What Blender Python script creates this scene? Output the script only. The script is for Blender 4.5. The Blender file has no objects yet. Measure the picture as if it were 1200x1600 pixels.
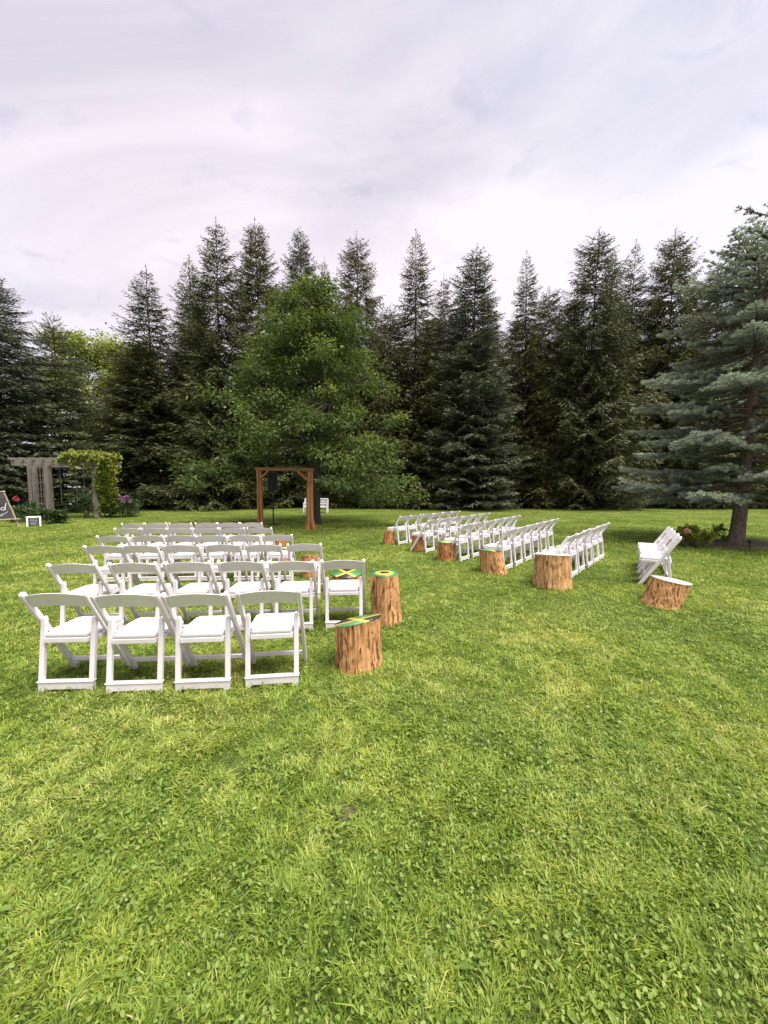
import bpy, bmesh, math, random
import numpy as np
from mathutils import Vector, Matrix

random.seed(7)
RNG = np.random.default_rng(7)
S = bpy.context.scene
COL = S.collection
PI = math.pi

# ------------------------------------------------------------------ camera, sky, sun, exposure
cam_d = bpy.data.cameras.new('camera')
cam = bpy.data.objects.new('camera', cam_d)
COL.objects.link(cam)
cam.location = (0, 0, 1.55)
cam.rotation_euler = (math.radians(90 - 3.7), 0, 0)
cam_d.sensor_fit = 'VERTICAL'
cam_d.sensor_height = 36
cam_d.lens = 13.5
cam_d.clip_start = 0.05
cam_d.clip_end = 3000
S.camera = cam

SUN_EL, SUN_AZ = math.radians(66), math.radians(124)      # azimuth clockwise from +Y
w = bpy.data.worlds.new('World')
S.world = w
w.use_nodes = True
nt = w.node_tree
nt.nodes.clear()
N = nt.nodes.new
L = nt.links.new


def world_sky():
    out = N('ShaderNodeOutputWorld')
    bg = N('ShaderNodeBackground')
    bg.inputs['Strength'].default_value = 0.1
    sky = N('ShaderNodeTexSky')
    sky.sky_type = 'NISHITA'
    sky.sun_disc = False
    sky.sun_elevation = SUN_EL
    sky.sun_rotation = SUN_AZ
    tc = N('ShaderNodeTexCoord')
    sep = N('ShaderNodeSeparateXYZ')
    L(tc.outputs['Generated'], sep.inputs[0])
    zc = N('ShaderNodeMath'); zc.operation = 'MAXIMUM'; zc.inputs[1].default_value = 0.0
    L(sep.outputs['Z'], zc.inputs[0])
    za = N('ShaderNodeMath'); za.operation = 'ADD'; za.inputs[1].default_value = 0.22
    L(zc.outputs[0], za.inputs[0])
    dv = N('ShaderNodeVectorMath'); dv.operation = 'DIVIDE'
    cmb = N('ShaderNodeCombineXYZ')
    for k in range(3):
        L(za.outputs[0], cmb.inputs[k])
    L(tc.outputs['Generated'], dv.inputs[0]); L(cmb.outputs[0], dv.inputs[1])
    flat = N('ShaderNodeVectorMath'); flat.operation = 'MULTIPLY'; flat.inputs[1].default_value = (1, 1, 0)
    L(dv.outputs[0], flat.inputs[0])
    mp = N('ShaderNodeMapping'); mp.inputs['Location'].default_value = (0.3, 14.2, 0)
    mp.inputs['Rotation'].default_value = (0, 0, math.radians(32)); mp.inputs['Scale'].default_value = (0.55, 1.0, 1)
    L(flat.outputs[0], mp.inputs[0])

    def noise(scale, detail, rough, dist, src):
        n = N('ShaderNodeTexNoise'); n.noise_dimensions = '3D'
        n.inputs['Scale'].default_value = scale; n.inputs['Detail'].default_value = detail
        n.inputs['Roughness'].default_value = rough; n.inputs['Distortion'].default_value = dist
        L(src, n.inputs['Vector'])
        return n
    # broad sheets of stratus, thicker (greyer, bluer) and thinner (brighter) places
    n1 = noise(1.0, 7, 0.55, 0.9, mp.outputs[0])
    r1 = N('ShaderNodeValToRGB')
    el = r1.color_ramp.elements
    el[0].position = 0.37; el[0].color = (1.40, 1.39, 1.57, 1)
    el[1].position = 0.60; el[1].color = (2.22, 2.10, 2.18, 1)
    e = el.new(0.485); e.color = (1.80, 1.72, 1.86, 1)
    L(n1.outputs['Fac'], r1.inputs[0])
    # faint rose / lavender drift
    mp3 = N('ShaderNodeMapping'); mp3.inputs['Location'].default_value = (19.3, 8.7, 0)
    L(flat.outputs[0], mp3.inputs[0])
    n2 = noise(0.5, 2, 0.5, 0, mp3.outputs[0])
    r2 = N('ShaderNodeValToRGB')
    r2.color_ramp.elements[0].position = 0.38; r2.color_ramp.elements[0].color = (0.965, 0.99, 1.025, 1)
    r2.color_ramp.elements[1].position = 0.62; r2.color_ramp.elements[1].color = (1.05, 0.985, 1.0, 1)
    L(n2.outputs['Fac'], r2.inputs[0])
    m1 = N('ShaderNodeMix'); m1.data_type = 'RGBA'; m1.blend_type = 'MULTIPLY'; m1.inputs[0].default_value = 1
    L(r1.outputs[0], m1.inputs[6]); L(r2.outputs[0], m1.inputs[7])
    # small darker scud below the sheet
    mp2 = N('ShaderNodeMapping'); mp2.inputs['Location'].default_value = (7.4, 12.1, 0)
    mp2.inputs['Scale'].default_value = (1.0, 1.5, 1)
    L(flat.outputs[0], mp2.inputs[0])
    n3 = noise(6.2, 7, 0.55, 0.35, mp2.outputs[0])
    r3 = N('ShaderNodeValToRGB')
    r3.color_ramp.elements[0].position = 0.585; r3.color_ramp.elements[0].color = (1, 1, 1, 1)
    r3.color_ramp.elements[1].position = 0.76; r3.color_ramp.elements[1].color = (0.82, 0.84, 0.89, 1)
    L(n3.outputs['Fac'], r3.inputs[0])
    m2 = N('ShaderNodeMix'); m2.data_type = 'RGBA'; m2.blend_type = 'MULTIPLY'; m2.inputs[0].default_value = 1
    L(m1.outputs[2], m2.inputs[6]); L(r3.outputs[0], m2.inputs[7])
    m3 = N('ShaderNodeMix'); m3.data_type = 'RGBA'; m3.inputs[0].default_value = 0.95
    L(sky.outputs[0], m3.inputs[6]); L(m2.outputs[2], m3.inputs[7])
    L(m3.outputs[2], bg.inputs['Color'])
    L(bg.outputs[0], out.inputs[0])


world_sky()

sun_d = bpy.data.lights.new('sun', 'SUN')
sun_d.energy = 1.5
sun_d.angle = math.radians(38)
sun_d.color = (1.0, 0.95, 0.87)
sun = bpy.data.objects.new('sun', sun_d)
COL.objects.link(sun)
sun_dir = Vector((math.sin(SUN_AZ) * math.cos(SUN_EL), math.cos(SUN_AZ) * math.cos(SUN_EL), math.sin(SUN_EL)))
sun.rotation_euler = sun_dir.to_track_quat('Z', 'Y').to_euler()
sun.location = sun_dir * 60

S.view_settings.view_transform = 'Standard'
S.view_settings.look = 'None'
S.view_settings.gamma = 1
S.view_settings.use_curve_mapping = False
S.view_settings.exposure = 2.22
S.render.engine = 'CYCLES'
S.cycles.max_bounces = 6
S.cycles.transparent_max_bounces = 4
S.cycles.diffuse_bounces = 3

# ------------------------------------------------------------------ helpers


def tag(o, label=None, cat=None, group=None, kind=None):
    if label: o['label'] = label
    if cat: o['category'] = cat
    if group: o['group'] = group
    if kind: o['kind'] = kind
    return o


def empty(name, loc, rz=0.0):
    o = bpy.data.objects.new(name, None)
    COL.objects.link(o)
    o.empty_display_size = 0.1
    o.location = loc
    o.rotation_euler = (0, 0, rz)
    return o


def link(name, me, mat, parent=None, smooth=False):
    o = bpy.data.objects.new(name, me)
    COL.objects.link(o)
    if mat is not None and not me.materials:
        me.materials.append(mat)
    if parent is not None:
        o.parent = parent
    if smooth:
        me.polygons.foreach_set('use_smooth', np.ones(len(me.polygons), dtype=bool))
    return o


def bm_obj(name, bm, mat, parent=None, smooth=False):
    me = bpy.data.meshes.new(name)
    bm.normal_update()
    bm.to_mesh(me)
    bm.free()
    return link(name, me, mat, parent, smooth)


def np_mesh(name, verts, quads=None, tris=None, tint=None):
    """verts (n,3); quads (m,4) and/or tris (k,3); tint (n,) stored as a point attribute"""
    me = bpy.data.meshes.new(name)
    verts = np.asarray(verts, dtype=np.float32)
    me.vertices.add(len(verts))
    me.vertices.foreach_set('co', verts.ravel())
    loops, starts, n = [], [], 0
    if quads is not None and len(quads):
        q = np.asarray(quads, dtype=np.int32)
        loops.append(q.ravel()); starts.append(np.arange(len(q), dtype=np.int32) * 4 + n); n += q.size
    if tris is not None and len(tris):
        t = np.asarray(tris, dtype=np.int32)
        loops.append(t.ravel()); starts.append(np.arange(len(t), dtype=np.int32) * 3 + n); n += t.size
    loops = np.concatenate(loops); starts = np.concatenate(starts)
    me.loops.add(len(loops)); me.loops.foreach_set('vertex_index', loops)
    me.polygons.add(len(starts)); me.polygons.foreach_set('loop_start', starts)
    if tint is not None:
        a = me.attributes.new('tint', 'FLOAT', 'POINT')
        a.data.foreach_set('value', np.asarray(tint, dtype=np.float32))
    me.update(calc_edges=True)
    me.validate()
    return me


def bevel_bm(bm, w, seg=1):
    if w > 0:
        bmesh.ops.bevel(bm, geom=list(bm.edges), offset=w, segments=seg, affect='EDGES', profile=0.5, clamp_overlap=True)
    return bm


def prism(pts, axis, a, b, bev=0.004, bm=None, seg=1):
    """extrude a 2-D polygon along axis ('x': pts are (y,z); 'y': pts are (x,z); 'z': pts are (x,y))"""
    own = bmesh.new()

    def P(p, t):
        return {'x': (t, p[0], p[1]), 'y': (p[0], t, p[1]), 'z': (p[0], p[1], t)}[axis]
    va = [own.verts.new(P(p, a)) for p in pts]
    vb = [own.verts.new(P(p, b)) for p in pts]
    own.faces.new(va); own.faces.new(vb[::-1])
    n = len(pts)
    for i in range(n):
        own.faces.new((va[i], vb[i], vb[(i + 1) % n], va[(i + 1) % n]))
    bmesh.ops.recalc_face_normals(own, faces=own.faces)
    bevel_bm(own, bev, seg)
    if bm is None:
        return own
    me = bpy.data.meshes.new('tmp'); own.to_mesh(me); own.free(); bm.from_mesh(me); bpy.data.meshes.remove(me)
    return bm


def box(x0, x1, y0, y1, z0, z1, bev=0.004, bm=None):
    return prism([(x0, y0), (x1, y0), (x1, y1), (x0, y1)], 'z', z0, z1, bev, bm)


def beam(p0, p1, wx, wy, up=(0, 0, 1), bev=0.006, bm=None):
    """square bar from p0 to p1"""
    p0, p1 = Vector(p0), Vector(p1)
    d = p1 - p0
    ln = d.length
    own = box(-wx / 2, wx / 2, -wy / 2, wy / 2, 0, ln, bev)
    z = d.normalized(); u = Vector(up)
    if abs(z.dot(u)) > 0.98: u = Vector((0, 1, 0))
    x = u.cross(z).normalized(); y = z.cross(x)
    M = Matrix((x, y, z)).transposed().to_4x4(); M.translation = p0
    bmesh.ops.transform(own, matrix=M, verts=own.verts)
    if bm is None: return own
    me = bpy.data.meshes.new('tmp'); own.to_mesh(me); own.free(); bm.from_mesh(me); bpy.data.meshes.remove(me)
    return bm


def tube_arrays(paths, sides=6):
    """paths: list of (points (n,3), radii (n,)) -> verts, quads"""
    V, Q, off = [], [], 0
    for pts, rad in paths:
        pts = np.asarray(pts, float); n = len(pts)
        rad = np.broadcast_to(np.asarray(rad, float), (n,))
        t = np.gradient(pts, axis=0); t /= np.linalg.norm(t, axis=1, keepdims=True) + 1e-9
        ref = np.where(np.abs(t[:, 2:3]) > 0.9, np.array([[1., 0, 0]]), np.array([[0., 0, 1]]))
        a = np.cross(t, ref); a /= np.linalg.norm(a, axis=1, keepdims=True) + 1e-9
        for i in range(1, n):
            if np.dot(a[i], a[i - 1]) < 0: a[i] = -a[i]
        b = np.cross(t, a)
        ang = np.arange(sides) * 2 * PI / sides
        ring = pts[:, None] + rad[:, None, None] * (a[:, None] * np.cos(ang)[None, :, None] + b[:, None] * np.sin(ang)[None, :, None])
        V.append(ring.reshape(-1, 3))
        i = np.arange(n - 1)[:, None] * sides; j = np.arange(sides)[None]; j2 = (j + 1) % sides
        q = np.stack([i + j, i + j2, i + sides + j2, i + sides + j], -1).reshape(-1, 4) + off
        Q.append(q)
        Q.append(np.array([[off + k for k in ((0, 0, 0, 0))]])[:0])
        off += n * sides
    return np.concatenate(V), np.concatenate(Q)


def tubes(name, paths, mat, parent=None, sides=6):
    v, q = tube_arrays(paths, sides)
    me = np_mesh(name, v, quads=q)
    return link(name, me, mat, parent, smooth=True)


def vnoise(x, y, s, seed=0):
    """smooth value noise in numpy, 0..1"""
    r = np.random.default_rng(seed).random((64, 64))
    u, v = np.asarray(x) * s + 131.7, np.asarray(y) * s + 77.3
    iu, iv = np.floor(u).astype(int), np.floor(v).astype(int)
    fu, fv = u - iu, v - iv
    fu = fu * fu * (3 - 2 * fu); fv = fv * fv * (3 - 2 * fv)
    g = lambda a, b: r[a % 64, b % 64]
    return (g(iu, iv) * (1 - fu) + g(iu + 1, iv) * fu) * (1 - fv) + (g(iu, iv + 1) * (1 - fu) + g(iu + 1, iv + 1) * fu) * fv


def unit(v):
    return v / (np.linalg.norm(v, axis=-1, keepdims=True) + 1e-9)


# ------------------------------------------------------------------ materials
def mat_new(name):
    m = bpy.data.materials.new(name)
    m.use_nodes = True
    t = m.node_tree
    b = t.nodes['Principled BSDF']
    return m, t, b


def ramp(t, src, stops):
    r = t.nodes.new('ShaderNodeValToRGB')
    e = r.color_ramp.elements
    while len(e) < len(stops): e.new(0.5)
    for k, (p, c) in enumerate(stops):
        e[k].position = p; e[k].color = (*c, 1)
    t.links.new(src, r.inputs[0])
    return r.outputs[0]


def noise_node(t, scale, detail=4, rough=0.55, vec=None, dist=0.0):
    n = t.nodes.new('ShaderNodeTexNoise')
    n.inputs['Scale'].default_value = scale; n.inputs['Detail'].default_value = detail
    n.inputs['Roughness'].default_value = rough; n.inputs['Distortion'].default_value = dist
    if vec is not None: t.links.new(vec, n.inputs['Vector'])
    return n.outputs['Fac']


def mapped(t, kind='Object', scale=(1, 1, 1), loc=(0, 0, 0)):
    c = t.nodes.new('ShaderNodeTexCoord'); m = t.nodes.new('ShaderNodeMapping')
    m.inputs['Scale'].default_value = scale; m.inputs['Location'].default_value = loc
    t.links.new(c.outputs[kind], m.inputs[0])
    return m.outputs[0]


def bump(t, b, src, strength, dist=0.01):
    n = t.nodes.new('ShaderNodeBump')
    n.inputs['Strength'].default_value = strength; n.inputs['Distance'].default_value = dist
    t.links.new(src, n.inputs['Height']); t.links.new(n.outputs[0], b.inputs['Normal'])


def mixc(t, fac, a, b, mode='MIX'):
    m = t.nodes.new('ShaderNodeMix'); m.data_type = 'RGBA'; m.blend_type = mode
    for s, v in ((0, fac), (6, a), (7, b)):
        if isinstance(v, bpy.types.NodeSocket): t.links.new(v, m.inputs[s])
        elif s == 0: m.inputs[0].default_value = v
        else: m.inputs[s].default_value = (*v, 1)
    return m.outputs[2]


def simple(name, col, rough=0.5, metal=0, spec=0.5):
    m, t, b = mat_new(name)
    b.inputs['Base Color'].default_value = (*col, 1); b.inputs['Roughness'].default_value = rough
    b.inputs['Metallic'].default_value = metal; b.inputs['Specular IOR Level'].default_value = spec
    return m


def foliage_mat(name, stops, trans=0.3, rough=0.55, spec=0.3, patch=None, vary=False):
    """leaf colour from the per-leaf 'tint' value, thin leaves let some light through"""
    m, t, b = mat_new(name)
    a = t.nodes.new('ShaderNodeAttribute'); a.attribute_name = 'tint'
    c = ramp(t, a.outputs['Fac'], stops)
    if patch:
        geo = t.nodes.new('ShaderNodeNewGeometry')
        n = noise_node(t, patch[0], 5, 0.6, geo.outputs['Position'])
        pr = ramp(t, n, patch[1])
        c = mixc(t, 1.0, c, pr, 'MULTIPLY')
    if vary:
        oi = t.nodes.new('ShaderNodeObjectInfo')
        c = mixc(t, 1.0, c, ramp(t, oi.outputs['Random'], [(0.0, (0.82, 0.86, 0.9)), (0.35, (1.0, 1.05, 0.95)), (0.7, (1.18, 1.06, 0.92)), (1.0, (0.95, 0.98, 1.1))]), 'MULTIPLY')
    b.inputs['Roughness'].default_value = rough; b.inputs['Specular IOR Level'].default_value = spec
    t.links.new(c, b.inputs['Base Color'])
    if trans > 0:
        tr = t.nodes.new('ShaderNodeBsdfTranslucent')
        br = mixc(t, 1.0, c, (1.15, 1.2, 0.7), 'MULTIPLY')
        t.links.new(br, tr.inputs['Color'])
        ms = t.nodes.new('ShaderNodeMixShader'); ms.inputs[0].default_value = trans
        out = t.nodes['Material Output']
        t.links.new(b.outputs[0], ms.inputs[1]); t.links.new(tr.outputs[0], ms.inputs[2]); t.links.new(ms.outputs[0], out.inputs[0])
    return m


def bark_mat(name, dark, light, sc=(8, 8, 1.6), strength=0.8):
    m, t, b = mat_new(name)
    v = mapped(t, 'Object', sc)
    n = noise_node(t, 3.0, 8, 0.65, v, 0.6)
    t.links.new(ramp(t, n, [(0.32, dark), (0.5, tuple((a + c) / 2 for a, c in zip(dark, light))), (0.68, light)]), b.inputs['Base Color'])
    b.inputs['Roughness'].default_value = 0.95; b.inputs['Specular IOR Level'].default_value = 0.15
    bump(t, b, n, strength, 0.03)
    return m


M = {}
# resin chairs: white, a little dusty
m, t, b = mat_new('white_resin')
n = noise_node(t, 9, 5, 0.6, mapped(t, 'Object'))
t.links.new(ramp(t, n, [(0.3, (0.74, 0.69, 0.715)), (0.6, (0.82, 0.765, 0.795))]), b.inputs['Base Color'])
b.inputs['Roughness'].default_value = 0.42
bump(t, b, noise_node(t, 60, 3, 0.5, mapped(t, 'Object', (1, 1, 4))), 0.05, 0.002)
oi = t.nodes.new('ShaderNodeObjectInfo')
link_from = b.inputs['Base Color'].links[0].from_socket
c = mixc(t, 1.0, link_from, ramp(t, oi.outputs['Random'], [(0.0, (0.93, 0.93, 0.92)), (1.0, (1.04, 1.04, 1.045))]), 'MULTIPLY')
sc_ = noise_node(t, 5, 6, 0.75, mapped(t, 'Object', (1, 1, 2.5)))
c = mixc(t, ramp(t, sc_, [(0.60, (0, 0, 0)), (0.75, (0.35, 0.35, 0.35))]), c, (0.42, 0.39, 0.35))
t.links.new(c, b.inputs['Base Color'])
M['resin'] = m
m, t, b = mat_new('white_vinyl')
n = noise_node(t, 6, 4, 0.5, mapped(t, 'Object'))
t.links.new(ramp(t, n, [(0.3, (0.70, 0.688, 0.68)), (0.7, (0.75, 0.738, 0.732))]), b.inputs['Base Color'])
b.inputs['Roughness'].default_value = 0.5
bump(t, b, noise_node(t, 14, 4, 0.5, mapped(t, 'Object')), 0.12, 0.01)
M['vinyl'] = m
M['steel'] = simple('dull_steel', (0.28, 0.28, 0.29), 0.45, 0.8)
M['white_paint'] = simple('white_paint', (0.78, 0.77, 0.76), 0.5)
M['black_plastic'] = simple('black_plastic', (0.016, 0.016, 0.018), 0.5)
M['black_cloth'] = simple('black_grille_cloth', (0.022, 0.022, 0.025), 0.8, 0, 0.2)


def log_wood(name, light, mid, dark):
    m, t, b = mat_new(name)
    v = mapped(t, 'Object', (26, 26, 2.0))
    n = noise_node(t, 1.0, 8, 0.68, v, 0.8)
    v2 = mapped(t, 'Object', (7, 7, 5))
    n2 = noise_node(t, 1.2, 5, 0.6, v2)
    c = ramp(t, n, [(0.36, dark), (0.425, mid), (0.50, light), (0.68, tuple(min(1, x * 1.22) for x in light))])
    c2 = ramp(t, n2, [(0.30, (0.70, 0.60, 0.52)), (0.55, (1.05, 1.0, 0.95))])
    c = mixc(t, 0.9, c, c2, 'MULTIPLY')
    # long weathering checks, and short pits
    v3 = mapped(t, 'Object', (30, 30, 3.2))
    n3 = noise_node(t, 1.0, 4, 0.55, v3, 0.9)
    c = mixc(t, ramp(t, n3, [(0.565, (0, 0, 0)), (0.60, (0.85, 0.85, 0.85)), (0.70, (1, 1, 1))]), c, dark)
    v4 = mapped(t, 'Object', (44, 44, 16), (3.3, 1.1, 0.4))
    n4 = noise_node(t, 1.0, 3, 0.5, v4, 0.4)
    c = mixc(t, ramp(t, n4, [(0.63, (0, 0, 0)), (0.68, (0.8, 0.8, 0.8))]), c, (0.10, 0.038, 0.018))
    t.links.new(c, b.inputs['Base Color'])
    b.inputs['Roughness'].default_value = 0.85; b.inputs['Specular IOR Level'].default_value = 0.2
    bump(t, b, n, 0.9, 0.02)
    return m


M['log'] = log_wood('stripped_log_wood', (0.62, 0.365, 0.17), (0.47, 0.225, 0.09), (0.10, 0.038, 0.017))
M['log_red'] = log_wood('reddish_log_wood', (0.56, 0.275, 0.125), (0.42, 0.17, 0.068), (0.085, 0.03, 0.014))
M['log_pale'] = log_wood('pale_log_wood', (0.64, 0.40, 0.20), (0.52, 0.28, 0.125), (0.19, 0.08, 0.035))
# cut end grain with rings
m, t, b = mat_new('cut_end_grain')
wv = t.nodes.new('ShaderNodeTexWave'); wv.wave_type = 'RINGS'; wv.rings_direction = 'Z'
wv.inputs['Scale'].default_value = 26; wv.inputs['Distortion'].default_value = 2.2; wv.inputs['Detail'].default_value = 3
t.links.new(mapped(t, 'Object'), wv.inputs[0])
t.links.new(ramp(t, wv.outputs['Fac'], [(0.2, (0.33, 0.2, 0.10)), (0.8, (0.52, 0.36, 0.2))]), b.inputs['Base Color'])
b.inputs['Roughness'].default_value = 0.8
M['end_grain'] = m


def paint_top(name, kind, ang=0.0, r=0.2):
    """flat painted design on the log's top: a yellow saltire on green and black, or rings"""
    m, t, b = mat_new(name)
    c = t.nodes.new('ShaderNodeTexCoord'); mp = t.nodes.new('ShaderNodeMapping')
    mp.inputs['Rotation'].default_value = (0, 0, ang); mp.inputs['Scale'].default_value = (1 / r, 1 / r, 1)
    t.links.new(c.outputs['Object'], mp.inputs[0])
    nz = t.nodes.new('ShaderNodeTexNoise'); nz.inputs['Scale'].default_value = 18; nz.inputs['Detail'].default_value = 3
    t.links.new(c.outputs['Object'], nz.inputs['Vector'])
    sp = t.nodes.new('ShaderNodeSeparateXYZ'); t.links.new(mp.outputs[0], sp.inputs[0])

    def mth(op, a, bb=None):
        k = t.nodes.new('ShaderNodeMath'); k.operation = op
        for i, v in enumerate((a, bb)):
            if v is None: continue
            if isinstance(v, bpy.types.NodeSocket): t.links.new(v, k.inputs[i])
            else: k.inputs[i].default_value = v
        return k.outputs[0]
    wob = mth('MULTIPLY', mth('SUBTRACT', nz.outputs['Fac'], 0.5), 0.10)
    green, black, yellow = (0.085, 0.25, 0.095), (0.035, 0.031, 0.028), (0.70, 0.56, 0.07)
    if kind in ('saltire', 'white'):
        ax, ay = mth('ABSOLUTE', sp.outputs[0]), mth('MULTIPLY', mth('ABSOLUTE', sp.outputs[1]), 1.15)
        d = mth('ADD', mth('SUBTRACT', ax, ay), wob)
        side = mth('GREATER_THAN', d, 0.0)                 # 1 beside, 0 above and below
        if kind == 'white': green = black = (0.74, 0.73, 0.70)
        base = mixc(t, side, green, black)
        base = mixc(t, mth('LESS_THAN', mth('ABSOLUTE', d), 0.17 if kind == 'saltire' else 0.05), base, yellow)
    else:
        rr = mth('ADD', mth('SQRT', mth('ADD', mth('POWER', sp.outputs[0], 2), mth('POWER', sp.outputs[1], 2))), wob)
        base = mixc(t, mth('LESS_THAN', rr, 0.66), green, yellow)
        base = mixc(t, mth('LESS_THAN', rr, 0.34), base, (0.07, 0.035, 0.015) if kind == 'rings' else yellow)
    n = noise_node(t, 40, 4, 0.6, c.outputs['Object'])
    base = mixc(t, 1, base, ramp(t, n, [(0.3, (0.72, 0.72, 0.72)), (0.6, (1.05, 1.05, 1.05))]), 'MULTIPLY')
    wr = noise_node(t, 9, 6, 0.7, mapped(t, 'Object', (1, 5, 1)))
    base = mixc(t, ramp(t, wr, [(0.60, (0, 0, 0)), (0.72, (0.75, 0.75, 0.75))]), base, (0.30, 0.19, 0.10))
    t.links.new(base, b.inputs['Base Color'])
    b.inputs['Roughness'].default_value = 0.35
    bump(t, b, n, 0.15, 0.004)
    return m


def timber(name, cols, sc=(1, 1, 1), rough=0.8):
    m, t, b = mat_new(name)
    n = noise_node(t, 1.0, 8, 0.65, mapped(t, 'Object', sc), 0.5)
    t.links.new(ramp(t, n, cols), b.inputs['Base Color'])
    b.inputs['Roughness'].default_value = rough; b.inputs['Specular IOR Level'].default_value = 0.25
    bump(t, b, n, 0.5, 0.012)
    return m


M['grey_post'] = timber('weathered_grey_timber', [(0.3, (0.085, 0.072, 0.06)), (0.5, (0.20, 0.172, 0.15)), (0.7, (0.31, 0.275, 0.245))], (22, 22, 1.1))
M['grey_beam'] = timber('weathered_grey_beam', [(0.3, (0.09, 0.078, 0.066)), (0.5, (0.21, 0.185, 0.162)), (0.7, (0.33, 0.295, 0.265))], (1.0, 22, 22))
M['cedar'] = timber('stained_cedar', [(0.3, (0.13, 0.052, 0.02)), (0.5, (0.31, 0.14, 0.055)), (0.7, (0.44, 0.22, 0.095))], (20, 20, 1.2), 0.6)
M['cedar_beam'] = timber('stained_cedar_beam', [(0.3, (0.10, 0.04, 0.018)), (0.5, (0.23, 0.10, 0.042)), (0.7, (0.33, 0.155, 0.07))], (1.2, 20, 20), 0.6)
M['stick'] = timber('peeled_stick', [(0.3, (0.2, 0.15, 0.1)), (0.6, (0.42, 0.34, 0.25))], (18, 18, 4))
m, t, b = mat_new('chalkboard')
n = noise_node(t, 7, 6, 0.65, mapped(t, 'Object'))
t.links.new(ramp(t, n, [(0.35, (0.026, 0.024, 0.026)), (0.7, (0.075, 0.07, 0.072))]), b.inputs['Base Color'])
b.inputs['Roughness'].default_value = 0.85
M['board'] = m
M['chalk'] = simple('white_chalk', (0.72, 0.72, 0.72), 0.9)
M['rope'] = simple('grey_rope', (0.20, 0.19, 0.175), 0.9)
M['petal_red'] = simple('rose_red_petals', (0.55, 0.07, 0.11), 0.6)
M['petal_mauve'] = simple('mauve_petals', (0.36, 0.15, 0.33), 0.6)
M['petal_peach'] = simple('peach_pink_petals', (0.80, 0.48, 0.40), 0.6)
M['petal_white'] = simple('white_petals', (0.75, 0.75, 0.72), 0.6)

M['bark_dark'] = bark_mat('dark_furrowed_bark', (0.022, 0.018, 0.015), (0.085, 0.072, 0.062))
M['bark_spruce'] = bark_mat('scaly_spruce_bark', (0.07, 0.052, 0.043), (0.27, 0.21, 0.175), (9, 9, 5), 1.0)
M['twig'] = bark_mat('twig_bark', (0.05, 0.04, 0.032), (0.14, 0.115, 0.095))

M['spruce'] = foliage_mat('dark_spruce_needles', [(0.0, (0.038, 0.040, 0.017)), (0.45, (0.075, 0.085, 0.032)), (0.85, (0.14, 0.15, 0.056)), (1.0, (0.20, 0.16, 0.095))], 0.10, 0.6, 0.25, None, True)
M['spruce_cool'] = foliage_mat('cool_green_spruce_needles', [(0.0, (0.036, 0.041, 0.024)), (0.45, (0.076, 0.09, 0.054)), (0.85, (0.15, 0.17, 0.11)), (1.0, (0.19, 0.17, 0.12))], 0.10, 0.6, 0.25)
M['spruce_blue'] = foliage_mat('blue_spruce_needles', [(0.0, (0.095, 0.088, 0.055)), (0.3, (0.20, 0.23, 0.19)), (0.75, (0.41, 0.46, 0.41)), (1.0, (0.52, 0.57, 0.52))], 0.22, 0.55, 0.3)
M['pine'] = foliage_mat('soft_pine_needles', [(0.0, (0.045, 0.052, 0.026)), (0.5, (0.09, 0.106, 0.052)), (1.0, (0.16, 0.182, 0.09))], 0.15, 0.6, 0.25)
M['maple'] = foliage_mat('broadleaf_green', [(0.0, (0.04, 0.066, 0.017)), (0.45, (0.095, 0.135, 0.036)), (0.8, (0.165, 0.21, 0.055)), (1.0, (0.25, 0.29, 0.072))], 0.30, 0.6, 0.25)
M['yellow_leaf'] = foliage_mat('yellow_green_leaves', [(0.0, (0.09, 0.11, 0.018)), (0.5, (0.19, 0.235, 0.038)), (1.0, (0.33, 0.36, 0.07))], 0.35, 0.5, 0.3)
M['vine'] = foliage_mat('vine_leaves', [(0.0, (0.035, 0.06, 0.014)), (0.5, (0.11, 0.15, 0.028)), (1.0, (0.30, 0.32, 0.05))], 0.3, 0.5, 0.3)
M['shrub'] = foliage_mat('shrub_leaves', [(0.0, (0.02, 0.04, 0.015)), (0.5, (0.05, 0.085, 0.027)), (1.0, (0.12, 0.165, 0.05))], 0.25, 0.5, 0.35)
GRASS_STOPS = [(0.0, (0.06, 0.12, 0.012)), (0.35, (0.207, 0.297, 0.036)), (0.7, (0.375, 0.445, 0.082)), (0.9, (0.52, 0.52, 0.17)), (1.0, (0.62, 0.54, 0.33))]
GRASS_PATCH = (0.8, [(0.34, (0.86, 0.9, 0.86)), (0.5, (1.0, 1.0, 1.0)), (0.68, (1.16, 1.06, 1.0))])
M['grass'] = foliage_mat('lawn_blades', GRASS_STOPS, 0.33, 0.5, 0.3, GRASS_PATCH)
M['clover'] = foliage_mat('clover_leaves', [(0.0, (0.11, 0.185, 0.03)), (0.5, (0.20, 0.29, 0.052)), (1.0, (0.31, 0.37, 0.095))], 0.3, 0.5, 0.35, GRASS_PATCH)

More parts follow.
